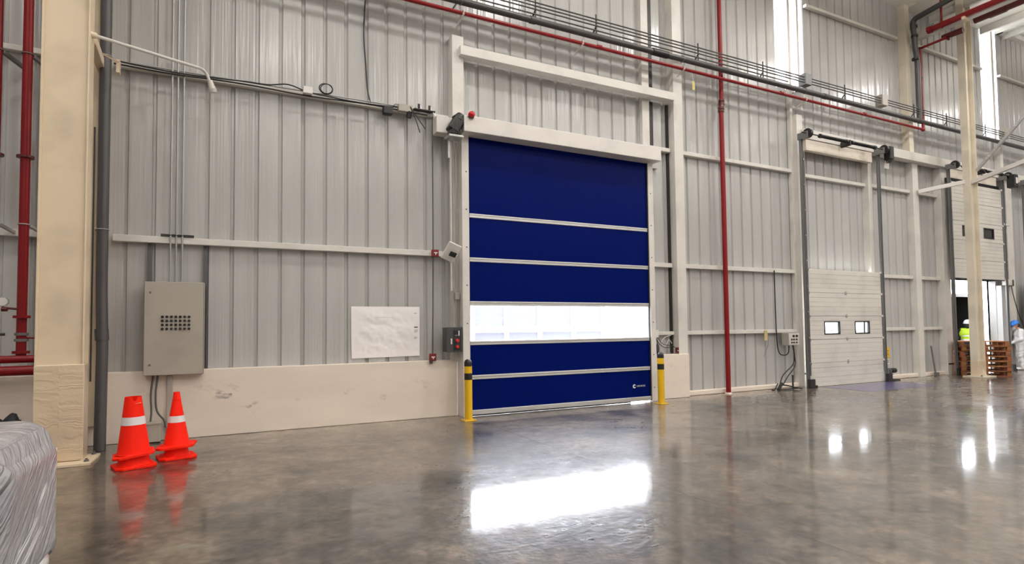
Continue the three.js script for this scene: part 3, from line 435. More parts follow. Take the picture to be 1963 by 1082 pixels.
  const gg = part('gauge', [rod(V(-0.19, 2.03, 0.02), V(-0.19, 2.03, 0.06), 0.062, 0.062, 24)], M.galv, v1); part('dial', rod(V(-0.19, 2.03, 0.06), V(-0.19, 2.03, 0.064), 0.054, 0.054, 24), M.reflective, gg); part('stem', rod(V(-0.19, 1.95, 0.04), V(-0.19, 1.99, 0.04), 0.012), M.darkGalv, gg);
  vr(-2.75, 0.42, 0.056, 3.2, 'red riser at the left edge of the picture');
  tag(part('red_pipe', rod(V(-9, 1.27, 0.5), V(-2.0, 1.27, 0.5), 0.05, 0.05, 20), M.red), 'upper of two horizontal red pipes left of the cream column', 'pipe'); tag(part('red_pipe', [rod(V(-9, 1.12, 0.52), V(-2.0, 1.12, 0.52), 0.064, 0.064, 20), rod(V(-3.4, 1.12, 0.52), V(-3.3, 1.12, 0.52), 0.085)], M.red), 'lower and thicker of two horizontal red pipes left of the cream column', 'pipe');
  tag(part('valve_handle', [rod(V(-2.95, 1.6, 0.5), V(-2.58, 1.6, 0.5), 0.018), rod(V(-2.95, 1.6, 0.5), V(-2.9, 1.27, 0.5), 0.02)], M.darkSteel), 'dark lever handle above the horizontal red pipes at the left edge', 'lever');
}
// cable run on the upper rail left of the door
{
  tag(part('conduit', [bent([[-1.48, 5.62, 0.14], [3.42, 5.64, 0.14], [3.45, 5.3, 0.13]], 0.014, 0.1, 8)], M.conduit), 'pale conduit along the upper rail left of the blue door', 'conduit');
  const c1 = []; for (let x = -1.5; x <= 3.3; x += 0.3) c1.push([x, 5.60 + 0.025 * Math.sin(x * 2.3) + (x > 0.8 && x < 1.2 ? 0.06 : 0), 0.18]);
  tag(part('cable', [tube(c1, 0.011, 90, 6)], M.black), 'upper black cable sagging along the upper rail', 'cable');
  tag(part('cable', [tube(c1.map(([x, y, z]) => [x, 5.56 + 0.012 * Math.sin(x * 3.1 + 1), z - 0.01]), 0.012, 90, 6)], M.rubber), 'lower black cable lying along the upper rail', 'cable');
  tag(part('cable_coil', [new THREE.TorusGeometry(0.095, 0.009, 8, 36).scale(1.15, 0.95, 1).translate(1.5, 5.72, 0.17), new THREE.TorusGeometry(0.085, 0.008, 8, 36).scale(1.15, 0.95, 1).rotateZ(0.3).translate(1.51, 5.72, 0.18)], M.black), 'small black coil of spare cable on the upper rail', 'cable');
  tag(part('cable', tube([[2.19, 7.5, 0.05], [2.17, 6.9, 0.03], [2.2, 6.4, 0.03], [2.23, 5.9, 0.05], [2.26, 5.62, 0.15]], 0.012, 30, 6), M.black), 'black cable dropping down the wall to the upper rail', 'cable');
  const j = thing('junction_box', 'small white junction box on the upper rail near the cable coil', 'junction box', [1.2, 5.56, 0.15]); part('case', box(-0.075, 0.075, 0, 0.12, 0, 0.1, 0.008), M.whiteBox, j); part('lid', box(-0.07, 0.07, 0.005, 0.115, 0.1, 0.106, 0.003), M.whiteBox, j);
  const k = thing('power_supply', 'black block hanging below the upper rail left of the grey box', 'power supply', [2.55, 5.42, 0.15]); part('body', box(-0.085, 0.085, 0, 0.15, 0, 0.12, 0.02), M.black, k); part('lead', tube([[0.08, 0.12, 0.06], [0.14, 0.22, 0.06], [0.24, 0.2, 0.05], [0.3, 0.14, 0.04]], 0.006, 16, 6), M.black, k);
  const g = thing('grey_terminal_box', 'grey terminal box with two loose black wires on the upper rail', 'junction box', [2.87, 5.52, 0.15]); part('case', box(-0.13, 0.13, 0, 0.13, 0, 0.11, 0.008), M.panelGrey, g); part('lamp', rod(V(0.06, -0.09, 0.05), V(0.08, 0.02, 0.08), 0.05, 0.045, 14), M.black, g); for (const [dx, dy] of [[0.17, -0.36], [0.27, -0.28]]) part('loose_wire', tube([[0.08, 0.1, 0.11], [0.1 + dx * 0.4, dy * 0.35, 0.14], [0.08 + dx, dy, 0.14]], 0.008, 12, 6), M.black, g);
  for (const [x, l] of [[3.14, 'left'], [3.34, 'right']]) { const s = thing('small_camera', l + ' of two small white devices on the upper rail beside the drive box', 'camera', [x, 5.63, 0.14]); part('housing', lathe([[0, 0.1], [0.045, 0.085], [0.06, 0.04], [0.062, 0]], 16), M.whiteBox, s); part('lens', [box(-0.03, 0.01, 0.01, 0.09, 0.045, 0.075, 0.006)], M.black, s); part('base', box(-0.1, 0.1, -0.02, 0, -0.03, 0.08, 0.004), M.darkSteel, s); }
  tag(part('cable', tube([[3.4, 5.6, 0.2], [3.46, 5.45, 0.26], [3.44, 5.35, 0.2]], 0.01, 16, 6), M.reflective), 'pale cable bending down behind the white drive box', 'cable'); tag(part('cable', tube([[3.62, 5.36, 0.36], [3.68, 5.5, 0.4], [3.76, 5.46, 0.45]], 0.006, 16, 6), M.reflective), 'thin pale cable arching from the drive box to the motor', 'cable');
  const a = thing('white_pipe_arm', 'thin white pipe arm from the left column to the wall with a bent end', 'pipe'); part('run', bent([[-1.6, 5.44, 1.33], [-0.3, 5.62, 0.36], [-0.22, 5.36, 0.32]], 0.022, 0.14), M.white, a); part('end_fitting', [rod(V(-0.245, 5.48, 0.33), V(-0.21, 5.36, 0.31), 0.034, 0.05), rod(V(-0.21, 5.36, 0.31), V(-0.2, 5.31, 0.3), 0.06, 0.05)], M.white, a); part('collar', rod(V(-1.62, 5.44, 1.34), V(-1.53, 5.45, 1.28), 0.04), M.cream, a);
  tag(part('bracket_plate', [box(-0.80 - 0.1, -0.80 + 0.02, 5.64, 5.76, 0.0, 0.03)], M.galv), 'small pale bracket plate above the upper rail near the three conduits', 'bracket');
  const y = thing('yellow_tag', 'yellow tag hanging on the pipe hook above the second white post', 'tag', [9.62, 7.05, 0.42]); part('card', box(-0.04, 0.04, 0, 0.2, 0, 0.004), std('faded yellow card', [0.6, 0.52, 0.2], 0.6), y); part('string', rod(V(0, 0.2, 0), V(-0.05, 0.45, 0), 0.004), M.reflective, y);
}

// ------------------------------------------------------------------ sectional dock doors
function dockDoor(name, label, x0, base, full = true) {
  const t = structure(name); tag(t, label, 'door'); t.position.set(x0, 0, 0.38);
  const w = 3.1, h = 0.61;
  for (let s = 0; s < 5; s++) {
    const y = base + s * h, g = [], wins = s === 2 ? [[0.6, 1.24], [1.88, 2.52]] : [];
    const strip = (a, b, c, d, z) => g.push(box(a, b, c, d, -0.04, z, 0.004));
    const cutX = [0, ...wins.flat(), w];
    for (let r = 0; r < 5; r++) {
      const a = y + 0.004 + r * (h - 0.008) / 5, b = a + (h - 0.008) / 5 - 0.006, hit = wins.length && b > y + 0.13 && a < y + 0.45;
      if (!hit) strip(0.02, w, a, b, r % 2 ? 0.001 : 0.003); else for (let i = 0; i < cutX.length; i += 2) strip(Math.max(0.02, cutX[i]), cutX[i + 1], a, b, r % 2 ? 0.001 : 0.003);
    }
    if (!wins.length) g.push(box(0.0, w, y - 0.006, y + h + 0.006, -0.036, -0.006)); else { g.push(box(0, w, y - 0.006, y + 0.14, -0.036, -0.006), box(0, w, y + 0.455, y + h + 0.006, -0.036, -0.006)); for (let i = 0; i < cutX.length; i += 2) g.push(box(cutX[i], cutX[i + 1], y + 0.13, y + 0.46, -0.036, -0.006)); }
    const sec = part('door_section', g, M.dock, t);
    for (const [a, b] of wins) {
      const wy0 = y + 0.125, wy1 = y + 0.47, f = 0.035;
      const fr = part('window_frame', [box(a - 0.005, a + f, wy0, wy1, -0.045, 0.014, 0.008), box(b - f, b + 0.005, wy0, wy1, -0.045, 0.014, 0.008), box(a, b, wy0, wy0 + f, -0.045, 0.014, 0.008), box(a, b, wy1 - f, wy1, -0.045, 0.014, 0.008)], M.rubber, t, 'black window frame');
      part('pane', box(a + f - 0.01, b - f + 0.01, wy0 + f - 0.01, wy1 - f + 0.01, -0.02, -0.015), base > 1 ? M.darkPane : M.vision, fr);
    }
    if (s < 4) part('hinge', [box(1.5, 1.56, y + h - 0.05, y + h + 0.05, 0, 0.012, 0.004), rod(V(1.49, y + h, 0.014), V(1.57, y + h, 0.014), 0.012)], M.galv, t);
    part('roller', [box(w - 0.03, w + 0.05, y + h - 0.03, y + h + 0.03, 0.0, 0.03, 0.006), rod(V(w + 0.02, y + h, 0.02), V(w + 0.14, y + h, 0.02), 0.012), rod(V(w + 0.09, y + h, 0.02), V(w + 0.12, y + h, 0.02), 0.03)], M.reflective, t);
    part('roller', [box(-0.06, 0.04, y + h - 0.05, y + h + 0.02, 0.0, 0.02, 0.004), rod(V(-0.1, y + h, 0.02), V(0.0, y + h, 0.02), 0.012)], M.darkGalv, t);
  }
  part('bottom_seal', box(0.01, w, base - 0.02 + (base ? 0 : 0.022), base + 0.006, -0.03, 0.005), M.rubber, t);
  // tracks reach up for a vertical lift
  const track = (x, s) => {
    const tr = part('track', [box(x - 0.05, x + 0.0, 0, 6.42, -0.02, 0.035, 0.004), box(x - 0.012, x + 0.0, 0, 6.42, 0.035, 0.06, 0.004)], M.darkGalv, t);
    part('track_rail', [box(x + s * 0.075 - 0.012, x + s * 0.075 + 0.012, 0.3, 6.1, -0.005, 0.035, 0.003)], M.darkGalv, t);
    for (let y = 0.6; y < 6.2; y += 0.66) part('track_bracket', box(Math.min(x, x + s * 0.075), Math.max(x, x + s * 0.075), y, y + 0.04, 0.01, 0.03), M.galv, tr);
    part('track_foot', [box(x - 0.09, x + 0.1, 0.0, 0.22, 0.05, 0.13, 0.006), box(x + 0.02, x + 0.2, 0.0, 0.06, 0.02, 0.12, 0.006)], M.darkSteel, t);
    part('drum', [rod(V(x - 0.03 + s * 0.02, 6.52, 0.2), V(x + 0.05 + s * 0.02, 6.52, 0.2), 0.115, 0.115, 22), rod(V(x - 0.05 + s * 0.02, 6.52, 0.2), V(x - 0.03 + s * 0.02, 6.52, 0.2), 0.125, 0.125, 22)], M.black, t); part('drum_bracket', [box(x - 0.09 + s * 0.02, x - 0.06 + s * 0.02, 6.4, 6.57, -0.05, 0.25, 0.006)], M.darkGalv, t);
  };
  track(-0.09, 1); if (full) track(3.19, -1);
  part('shaft', rod(V(-0.3, 6.52, 0.2), V(full ? 3.4 : 3.2, 6.52, 0.2), 0.016), M.darkSteel, t);
  const tor = []; for (const [a, b] of [[0.42, 1.48], [1.72, 2.72]]) { tor.push(rod(V(a, 6.52, 0.2), V(b, 6.52, 0.2), 0.036, 0.036, 16)); for (let x = a; x < b; x += 0.022) tor.push(new THREE.TorusGeometry(0.037, 0.009, 5, 14).rotateY(Math.PI / 2).translate(x, 6.52, 0.2)); tor.push(rod(V(a - 0.04, 6.52, 0.2), V(a + 0.03, 6.52, 0.2), 0.055, 0.055, 16), rod(V(b - 0.03, 6.52, 0.2), V(b + 0.04, 6.52, 0.2), 0.055, 0.055, 16)); }
  part('torsion_spring', tor, M.black, t); part('centre_bracket', [box(1.58, 1.64, 6.42, 6.58, -0.04, 0.24, 0.02)], M.darkSteel, t);
  return t;
}
M.darkPane = std('dark window pane', [0.01, 0.01, 0.012], 0.08);
dockDoor('door_2', 'closed white sectional dock door with two small bright windows', 13.42, 0);
dockDoor('door_3', 'raised white sectional dock door with dark windows above the open loading bay', 20.3, 3.02);
dockDoor('door_4', 'next dock door at the right edge of the picture, only its track in view', 25.0, 0, false);
{ // operator at the top right of the closed dock door
  const o = thing('door_operator', 'black door operator at the top right corner of the closed dock door', 'motor', [16.84, 6.18, 0.45]); part('body', [box(-0.08, 0.1, 0.08, 0.46, 0, 0.2, 0.03), rod(V(0.0, 0.0, 0.1), V(0.0, 0.12, 0.1), 0.06, 0.075)], M.black, o); part('hook', new THREE.TorusGeometry(0.06, 0.012, 8, 16, 3.6).translate(-0.01, 0.0, 0.1), M.darkGalv, o); part('card', box(-0.02, 0.2, -0.12, 0.12, -0.03, -0.02), M.whiteBox, o);
  const o2 = thing('door_operator', 'black door operator at the top right corner of the raised dock door', 'motor', [23.5, 6.1, 0.55]); part('body', [box(-0.12, 0.12, 0, 0.44, 0, 0.24, 0.03)], M.black, o2); part('cover', box(-0.07, 0.03, 0.12, 0.32, 0.24, 0.26, 0.006), M.reflective, o2);
  // right post of the open bay: boxed channel with cable
  tag(part('cable_trunking', [box(23.62, 23.66, 2.9, 6.4, 0.3, 0.36), box(23.75, 23.79, 2.9, 6.4, 0.27, 0.34)], M.galv), 'pair of grey cable trunks beside the raised dock door', 'channel'); tag(part('cross_bar', box(23.42, 23.86, 4.88, 4.95, 0.36, 0.42, 0.006), M.white), 'short white cross bar beside the raised dock door', 'bar'); tag(part('cross_bar', box(23.4, 23.84, 2.86, 3.06, 0.3, 0.4, 0.006), M.white), 'short white ledge at the right top corner of the open loading bay', 'bar');
  part('bay_lining', box(23.44, 23.85, 0, 2.86, 0.02, 0.26, 0.006), M.wallInside, wall);
  tag(part('cable', tube([[23.9, 3.0, 0.33], [23.98, 2.5, 0.36], [24.12, 1.9, 0.42], [24.25, 1.4, 0.5], [24.2, 0.7, 0.52], [24.15, 0.1, 0.5]], 0.013, 50, 8), M.black), 'black cable hanging behind the worker in the white coverall', 'cable'); tag(part('junction_box', box(23.82, 24.02, 2.84, 3.06, 0.28, 0.38, 0.02), M.darkSteel), 'dark junction block above the hanging black cable', 'junction box');
  const ex = thing('red_cabinet', 'red hose cabinet at the right edge behind the worker in white', 'cabinet', [24.62, 0, 0.33]); part('case', box(-0.22, 0.35, 0.62, 1.38, 0, 0.26, 0.02), M.red, ex); part('door', box(-0.19, 0.32, 0.66, 1.34, 0.26, 0.28, 0.01), M.red, ex); part('stand', [box(-0.2, 0.33, 0.0, 0.62, 0.04, 0.2, 0.006)], M.panelGrey, ex); part('shelf', box(-0.22, 0.35, 0.6, 0.63, 0, 0.28), M.white, ex);
}
{ // small things at the foot of the wall between the dock doors
  const t = thing('yellow_sign', 'small yellow sign by the right track of the closed dock door', 'sign', [17.12, 0.62, 0.15]); part('plate', box(-0.09, 0.09, 0, 0.32, 0, 0.01, 0.004), M.yellow, t); part('symbol', [box(-0.05, 0.04, 0.2, 0.22, 0.01, 0.013), box(-0.05, 0.05, 0.09, 0.105, 0.01, 0.013), box(-0.05, 0.02, 0.13, 0.145, 0.01, 0.013)], std('brown print', [0.25, 0.12, 0.01], 0.6), t);
  const s2 = thing('white_sign', 'small white notice under the yellow sign by the dock door', 'sign', [17.1, 0.44, 0.15]); part('plate', box(-0.08, 0.08, 0, 0.15, 0, 0.008, 0.003), M.whiteBox, s2); part('print', [box(-0.05, 0.06, 0.10, 0.12, 0.008, 0.01), box(-0.05, 0.06, 0.05, 0.07, 0.008, 0.01)], M.black, s2);
  const mo = thing('door_lock_motor', 'black cylinder motor low beside the right dock door track', 'motor', [16.95, 0.2, 0.36]); part('body', [rod(V(-0.14, 0.08, 0), V(0.12, 0.08, 0), 0.07, 0.07, 18), rod(V(0.12, 0.08, 0), V(0.16, 0.08, 0), 0.06, 0.04, 18)], M.black, mo); part('bracket', [box(-0.16, -0.08, -0.2, 0.1, -0.02, 0.02), box(-0.16, 0.2, -0.2, -0.17, -0.06, 0.1)], M.darkSteel, mo);
  const p = thing('stub_pipe', 'slim grey stub pipe standing on the floor right of the dock door', 'pipe', [19.3, 0, 0.26]); part('pipe', rod(V(0.04, 0, 0), V(-0.06, 0.92, -0.06), 0.024), M.darkGalv, p); part('foot', box(0.0, 0.1, 0, 0.12, -0.05, 0.06, 0.01), M.darkGalv, p);
  const p2 = thing('stub_pipe', 'short dark stub pipe standing on the floor left of the dock door', 'pipe', [12.72, 0, 0.4]); part('pipe', rod(V(0, 0, 0), V(0, 0.33, 0), 0.02), M.darkSteel, p2); part('cap', rod(V(0, 0.32, 0), V(0, 0.35, 0), 0.025), M.darkSteel, p2);
  const c = thing('dock_control_box', 'grey push button box on the wall left of the closed dock door', 'control box', [12.9, 1.09, 0.13]); part('case', box(-0.2, 0.2, 0, 0.31, 0, 0.2, 0.01), M.panelGrey, c); const f = part('front_plate', box(-0.19, 0.19, 0.01, 0.3, 0.2, 0.208, 0.004), std('pale plate', [0.62, 0.58, 0.52], 0.4), c);
  for (const [x, y, r] of [[-0.03, 0.235, 0.03], [0.09, 0.235, 0.032], [-0.1, 0.145, 0.022], [-0.02, 0.145, 0.022], [0.08, 0.145, 0.022], [-0.1, 0.07, 0.02], [-0.02, 0.07, 0.02], [0.08, 0.07, 0.02]]) part('push_button', rod(V(x, y, 0.208), V(x, y, 0.232), r, r * 0.9, 14), y > 0.2 ? M.black : M.darkSteel, f);
  tag(part('cable', tube([[12.98, 1.1, 0.24], [12.98, 0.85, 0.27], [12.88, 0.6, 0.29], [12.5, 0.35, 0.3], [12.36, 0.1, 0.3]], 0.014, 40, 8), M.black), 'left of two black cables running from the grey button box to the floor', 'cable'); tag(part('cable', tube([[12.93, 1.1, 0.26], [12.95, 0.8, 0.3], [12.9, 0.55, 0.33], [12.62, 0.32, 0.34], [12.42, 0.1, 0.34]], 0.014, 40, 8), M.black), 'right of two black cables running from the grey button box to the floor', 'cable');
  tag(part('cable', tube([[12.5, 3.0, 0.13], [12.5, 2.0, 0.13], [12.5, 1.2, 0.15], [12.55, 0.9, 0.17], [12.7, 0.84, 0.2], [12.82, 0.9, 0.22], [12.85, 1.09, 0.22]], 0.014, 60, 8), M.black), 'black cable looping down the wall into the grey button box', 'cable');
  tag(part('cable_tangle', [tube([[12.36, 0.12, 0.3], [12.25, 0.06, 0.36], [12.1, 0.03, 0.45], [12.3, 0.02, 0.5], [12.55, 0.02, 0.46], [12.75, 0.03, 0.5]], 0.016, 40, 8), tube([[12.42, 0.12, 0.34], [12.5, 0.1, 0.42], [12.7, 0.05, 0.5], [12.86, 0.02, 0.55]], 0.016, 30, 8), tube([[12.3, 0.15, 0.3], [12.2, 0.1, 0.34], [12.05, 0.02, 0.4], [11.95, 0.02, 0.42]], 0.014, 30, 8), rod(V(12.28, 0.02, 0.34), V(12.42, 0.16, 0.32), 0.045, 0.03)], M.rubber), 'tangle of black cables on the floor left of the dock door', 'cable');
  const y = thing('yellow_tag', 'yellow plastic tag hung on the rail left of the grey button box', 'tag', [12.12, 1.22, 0.125]); part('card', box(-0.055, 0.055, 0, 0.26, 0, 0.02, 0.008), std('yellowed plastic', [0.55, 0.44, 0.2], 0.6), y); part('string', tube([[0.06, 0.1, 0.01], [0.07, -0.1, 0.01], [-0.08, -0.4, 0.0]], 0.006, 16, 5), M.darkGalv, y);
  for (const [x, w] of [[13.4, 0.22], [20.1, 0.3]]) part('post_slot', box(x, x + w, 0.32, 0.36, 0.226, 0.24), M.black, wall);
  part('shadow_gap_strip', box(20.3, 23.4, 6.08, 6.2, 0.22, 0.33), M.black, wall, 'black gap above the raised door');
  tag(part('floor_marking', box(13.7, 16.6, 0.0005, 0.003, 0.5, 1.72), std('worn blue-grey floor paint', [0.085, 0.07, 0.19], 0.35, { clearcoat: 0.6, clearcoatRoughness: 0.15, bumpMap: speckle, bumpScale: 0.001 })), 'worn blue-grey painted patch on the floor before the closed dock door', 'floor marking');
}
// ------------------------------------------------------------------ steel columns and braces
function column(x, z, w, d, h, label, film, webZ, cm = M.cream) {
  const t = thing('steel_column', label, 'column', [x, 0, z]), f = 0.02;
  part('web', box(-w / 2 + f, w / 2 - f, 0.03, h, webZ - 0.008, webZ + 0.008), cm, t); for (const s of [-1, 1]) part('flange', box(s > 0 ? w / 2 - f : -w / 2, s > 0 ? w / 2 : -w / 2 + f, 0.03, h, -d / 2, d / 2, 0.003), cm, t);
  const b = part('base_plate', box(-w / 2 - 0.12, w / 2 + 0.12, 0.0, 0.035, -d / 2 - 0.16, d / 2 + 0.2, 0.006), cm, t); for (const sx of [-1, 1]) for (const sz of [-1, 1]) { const bx = sx * (w / 2 + 0.06), bz = sz * (d / 2 + 0.1); part('anchor_bolt', [rod(V(bx, 0.035, bz), V(bx, 0.075, bz), 0.014, 0.014, 8), rod(V(bx, 0.035, bz), V(bx, 0.055, bz), 0.028, 0.028, 6)], M.darkGalv, b); }
  part('stiffener', [new THREE.ExtrudeGeometry(new THREE.Shape([[0, 0.03], [d / 2 + 0.12, 0.03], [0.05, 0.34], [0, 0.34]].map((p) => new THREE.Vector2(...p))), { depth: 0.014, bevelEnabled: false }).rotateY(-Math.PI / 2).translate(0.0, 0, 0.008)], cm, t);
  if (film) {
    const g = new RoundedBoxGeometry(w + 0.012, film, d + 0.012, 14, 0.012); g.translate(0, film / 2 + 0.04, 0); const p = g.attributes.position;
    for (let i = 0; i < p.count; i++) { const X = p.getX(i), Y = p.getY(i), Z = p.getZ(i), k = 1 + 0.014 * (vnoise(X * 6 + 9, Y * 14, 99, 99, 151) - 0.5); p.setX(i, X * k); p.setZ(i, Z * k); }
    g.computeVertexNormals(); part('stretch_film', g, M.filmColumn, t, 'clear film wrapped around the foot');
  }
  return t;
}
column(-1.815, 1.27, 0.49, 0.26, roofY(-1.8) + 0.02, 'cream steel column at the left with film around its foot', 1.18, 0.09);
column(20.07, 1.03, 0.42, 0.2, roofY(20) + 0.02, 'cream steel column at the right behind which pallets are stacked', 0.45, -0.02, M.creamPale);
{
  const bm = (a, b, w, h, m, label) => tag(part('brace', bar(a, b, w, h), m), label, 'brace');
  bm(V(18.79, 5.60, 0.23), V(19.92, 5.86, 0.96), 0.12, 0.12, M.white, 'white strut from the wall post to the right cream column');
  bm(V(20.2, 5.86, 1.0), V(20.2, 6.3, 2.9), 0.12, 0.12, M.white, 'white strut running from the right cream column toward the hall');
  bm(V(20.26, 6.2, 1.12), V(20.2, 9.4, 4.2), 0.08, 0.08, M.galv, 'diagonal grey brace rising from the right cream column');
  bm(V(-1.6, 5.46, 1.15), V(-1.62, 5.42, 0.34), 0.10, 0.14, M.cream, 'short cream strut between the left column and the wall post');
  bm(V(-1.83, 5.95, 1.34), V(-1.86, 9.6, 4.4), 0.16, 0.08, M.cream, 'cream diagonal brace meeting the left column near its top');
  tag(part('bracket_plate', [at(box(-0.1, 0.1, -0.012, 0.012, -0.05, 0.05), -1.42, 5.34, 0.9, 0.3, 0, -0.4), at(box(-0.02, 0.02, -0.09, 0.09, -0.05, 0.05), -1.34, 5.24, 0.88)], M.cream), 'bent cream bracket at the back of the left column', 'bracket');
}
tag(part('slim_rod', rod(V(-1.55, 0.98, 1.12), V(-1.55, 4.3, 1.12), 0.011), M.darkSteel), 'slim dark rod running down the side of the left cream column', 'rod');
// ------------------------------------------------------------------ traffic cones
{
  const half = 0.2;
  function cone(name, label, cut, pos, tilt, lean = 0, under = false) {
    const t = thing(name, label, 'cone', pos, 0.35, 'stacked orange cones'); t.rotation.set(tilt[0], tilt[1], tilt[2]);
    const hgt = cut ? 0.70 : 0.60, rb = cut ? 0.168 : 0.145, rt = cut ? 0.086 : 0.048, R = (y) => (rb + (rt - rb) * (y - 0.03) / (hgt - 0.03)) - (under ? 0.016 : 0);
    const sh = new THREE.Shape(), c = 0.06; sh.moveTo(-half + c, -half); sh.lineTo(half - c, -half); sh.lineTo(half, -half + c); sh.lineTo(half, half - c); sh.lineTo(half - c, half); sh.lineTo(-half + c, half); sh.lineTo(-half, half - c); sh.lineTo(-half, -half + c); sh.closePath();
    const pl = new THREE.ExtrudeGeometry(sh, { depth: 0.022, bevelEnabled: true, bevelSize: 0.012, bevelThickness: 0.006, bevelSegments: 2 }); pl.rotateX(-Math.PI / 2); pl.translate(0, 0.006, 0); if (lean) { pl.translate(0, -0.03, 0); pl.rotateZ(lean); pl.translate(0, 0.03, 0); }
    part('base', pl, M.orange, t);
    const skin = []; const y1 = hgt * 0.53, y2 = hgt * 0.665, shell = (a, b, e = 0) => lathe([[R(a) + e, a], [R(b) + e, b]], 36);
    skin.push(lathe([[rb + 0.02, 0.03], [rb, 0.045], [R(y1), y1], [R(y2), y2], [R(hgt), hgt], [R(hgt) - 0.006, hgt], [R(0.1) - 0.008, 0.1]], 36));
    if (!cut && !under) skin.push(lathe([[0.048, 0.60], [0.052, 0.602], [0.052, 0.612], [0.044, 0.615], [0.036, 0.695], [0.032, 0.70], [0.02, 0.70], [0.02, 0.62]], 30));
    const body = part('body', skin, M.orange, t);
    if (cut && !under) { // the top is torn: a notch in the rim
      const p = body.geometry.attributes.position; for (let i = 0; i < p.count; i++) if (p.getY(i) > hgt - 0.03) { const a = Math.atan2(p.getX(i), p.getZ(i)); if (Math.abs(a - 0.15) < 0.2) p.setY(i, hgt - 0.045); }
      const tear = part('tear', at(box(-0.035, 0.035, 0, 0.006, 0, 0.006), 0.05, 0.622, R(0.62) * 0.93, 0, 0.55, 0.12), std('pale torn edge', [0.9, 0.35, 0.25], 0.6), t, 'pale torn edge');
    }
    part('reflective_band', shell(y1, y2, 0.0025), M.reflective, t, 'white reflective band');
    return t;
  }
  cone('traffic_cone', 'bottom orange cone of the left pair, only its base plate showing', true, [-0.97, 0.0, 1.93], [0, 0.3, 0], 0, true); cone('traffic_cone', 'torn flat-topped orange cone sitting on top of the left pair', true, [-0.972, 0.135, 1.93], [0.0, 0.12, 0.02], 0.09);
  cone('traffic_cone', 'bottom orange cone of the right pair, only its base plate showing', false, [-0.55, 0.0, 1.60], [0, 0.2, 0], 0, true); cone('traffic_cone', 'slim orange cone with collar sitting on top of the right pair', false, [-0.548, 0.135, 1.60], [0, -0.1, 0.01], 0.05);
}
// ------------------------------------------------------------------ wrapped pallet load and black bag at the left edge
{
  const t = thing('wrapped_load', 'film-wrapped pallet load at the lower left corner of the picture', 'pallet load', [-1.78, 0, 5.74]);
  const g = new RoundedBoxGeometry(1.5, 1.03, 1.36, 46, 0.24); const p = g.attributes.position, n = g.attributes.normal;
  for (let i = 0; i < p.count; i++) {
    const x = p.getX(i), y = p.getY(i), z = p.getZ(i), a = vnoise(x * 3 + 20, y * 3.2 + z * 2 + 20, 99, 99, 161) - 0.5, b = vnoise(x * 9 + z * 4 + 20, y * 10 - z * 7 + 40, 199, 199, 163) - 0.5, s = Math.abs(2 * vnoise((y - z) * 7 + 30, x * 2 + 20, 199, 199, 165) - 1);
    const k = 0.05 * a + 0.03 * b - 0.03 * (1 - s) ** 3 - 0.035 * Math.exp(-(((y + 0.12) / 0.1) ** 2)); p.setXYZ(i, x + n.getX(i) * k, y + n.getY(i) * k, z + n.getZ(i) * k);
  }
  const wg = mergeVertices(new THREE.BufferGeometry().setAttribute('position', p.clone()), 1e-4); wg.computeVertexNormals(); wg.translate(0.025, 0.52, 0);
  part('film_wrap', wg, M.film, t, 'cloudy clear stretch film');
  const fold = (a, b, r) => part('film_fold', (() => { const m = [a[0] * 0.5 + b[0] * 0.5 + 0.012, (a[1] + b[1]) / 2 + 0.01, (a[2] + b[2]) / 2]; return [tube([a, m, b], r, 16, 6).scale(1, 1, 1), tube([[a[0], a[1] + 0.03, a[2]], [m[0], m[1] + 0.022, m[2]], [b[0], b[1] + 0.015, b[2]]], r * 0.6, 16, 6)]; })(), M.filmFold, t);
  fold([0.735, 0.20, 0.30], [0.745, 0.46, -0.40], 0.008); fold([0.735, 0.30, 0.3], [0.745, 0.50, -0.2], 0.006); fold([0.74, 0.45, 0.0], [0.745, 0.72, -0.4], 0.005);
  part('bulge', (() => { const s = new THREE.SphereGeometry(0.12, 24, 16); s.scale(0.8, 0.8, 2.2); s.translate(0.66, 0.10, -0.3); return s; })(), M.filmFold, t, 'loose film roll at the foot');
  const pl = part('pallet', [box(-0.7, 0.68, 0.11, 0.135, -0.62, 0.62), ...[-0.6, 0, 0.56].map((x) => box(x - 0.05, x + 0.06, 0.0, 0.11, -0.62, 0.62))], M.woods[0], t);
  const bag = thing('black_bag', 'crumpled black plastic sheet on the floor behind the wrapped load at the left edge', 'plastic sheet', [-2.5, 0, 1.1]);
  const s = new THREE.SphereGeometry(0.5, 48, 30), q = s.attributes.position; for (let i = 0; i < q.count; i++) { const v = V(q.getX(i), q.getY(i), q.getZ(i)), k = 0.75 + 0.6 * Math.abs(vnoise(v.x * 5 + 20, v.y * 5 + v.z * 6 + 20, 99, 99, 171) - 0.3); q.setXYZ(i, v.x * k * 1.0, Math.max(0, (v.y + 0.3) * k * 0.78), v.z * k * 0.8); }
  s.computeVertexNormals(); part('sheet', s, M.rubber, bag); const sp = new THREE.ConeGeometry(0.12, 0.3, 5); sp.rotateZ(-0.7); sp.translate(0.36, 0.42, 0.1); part('peak', sp, M.darkBox, bag);
}
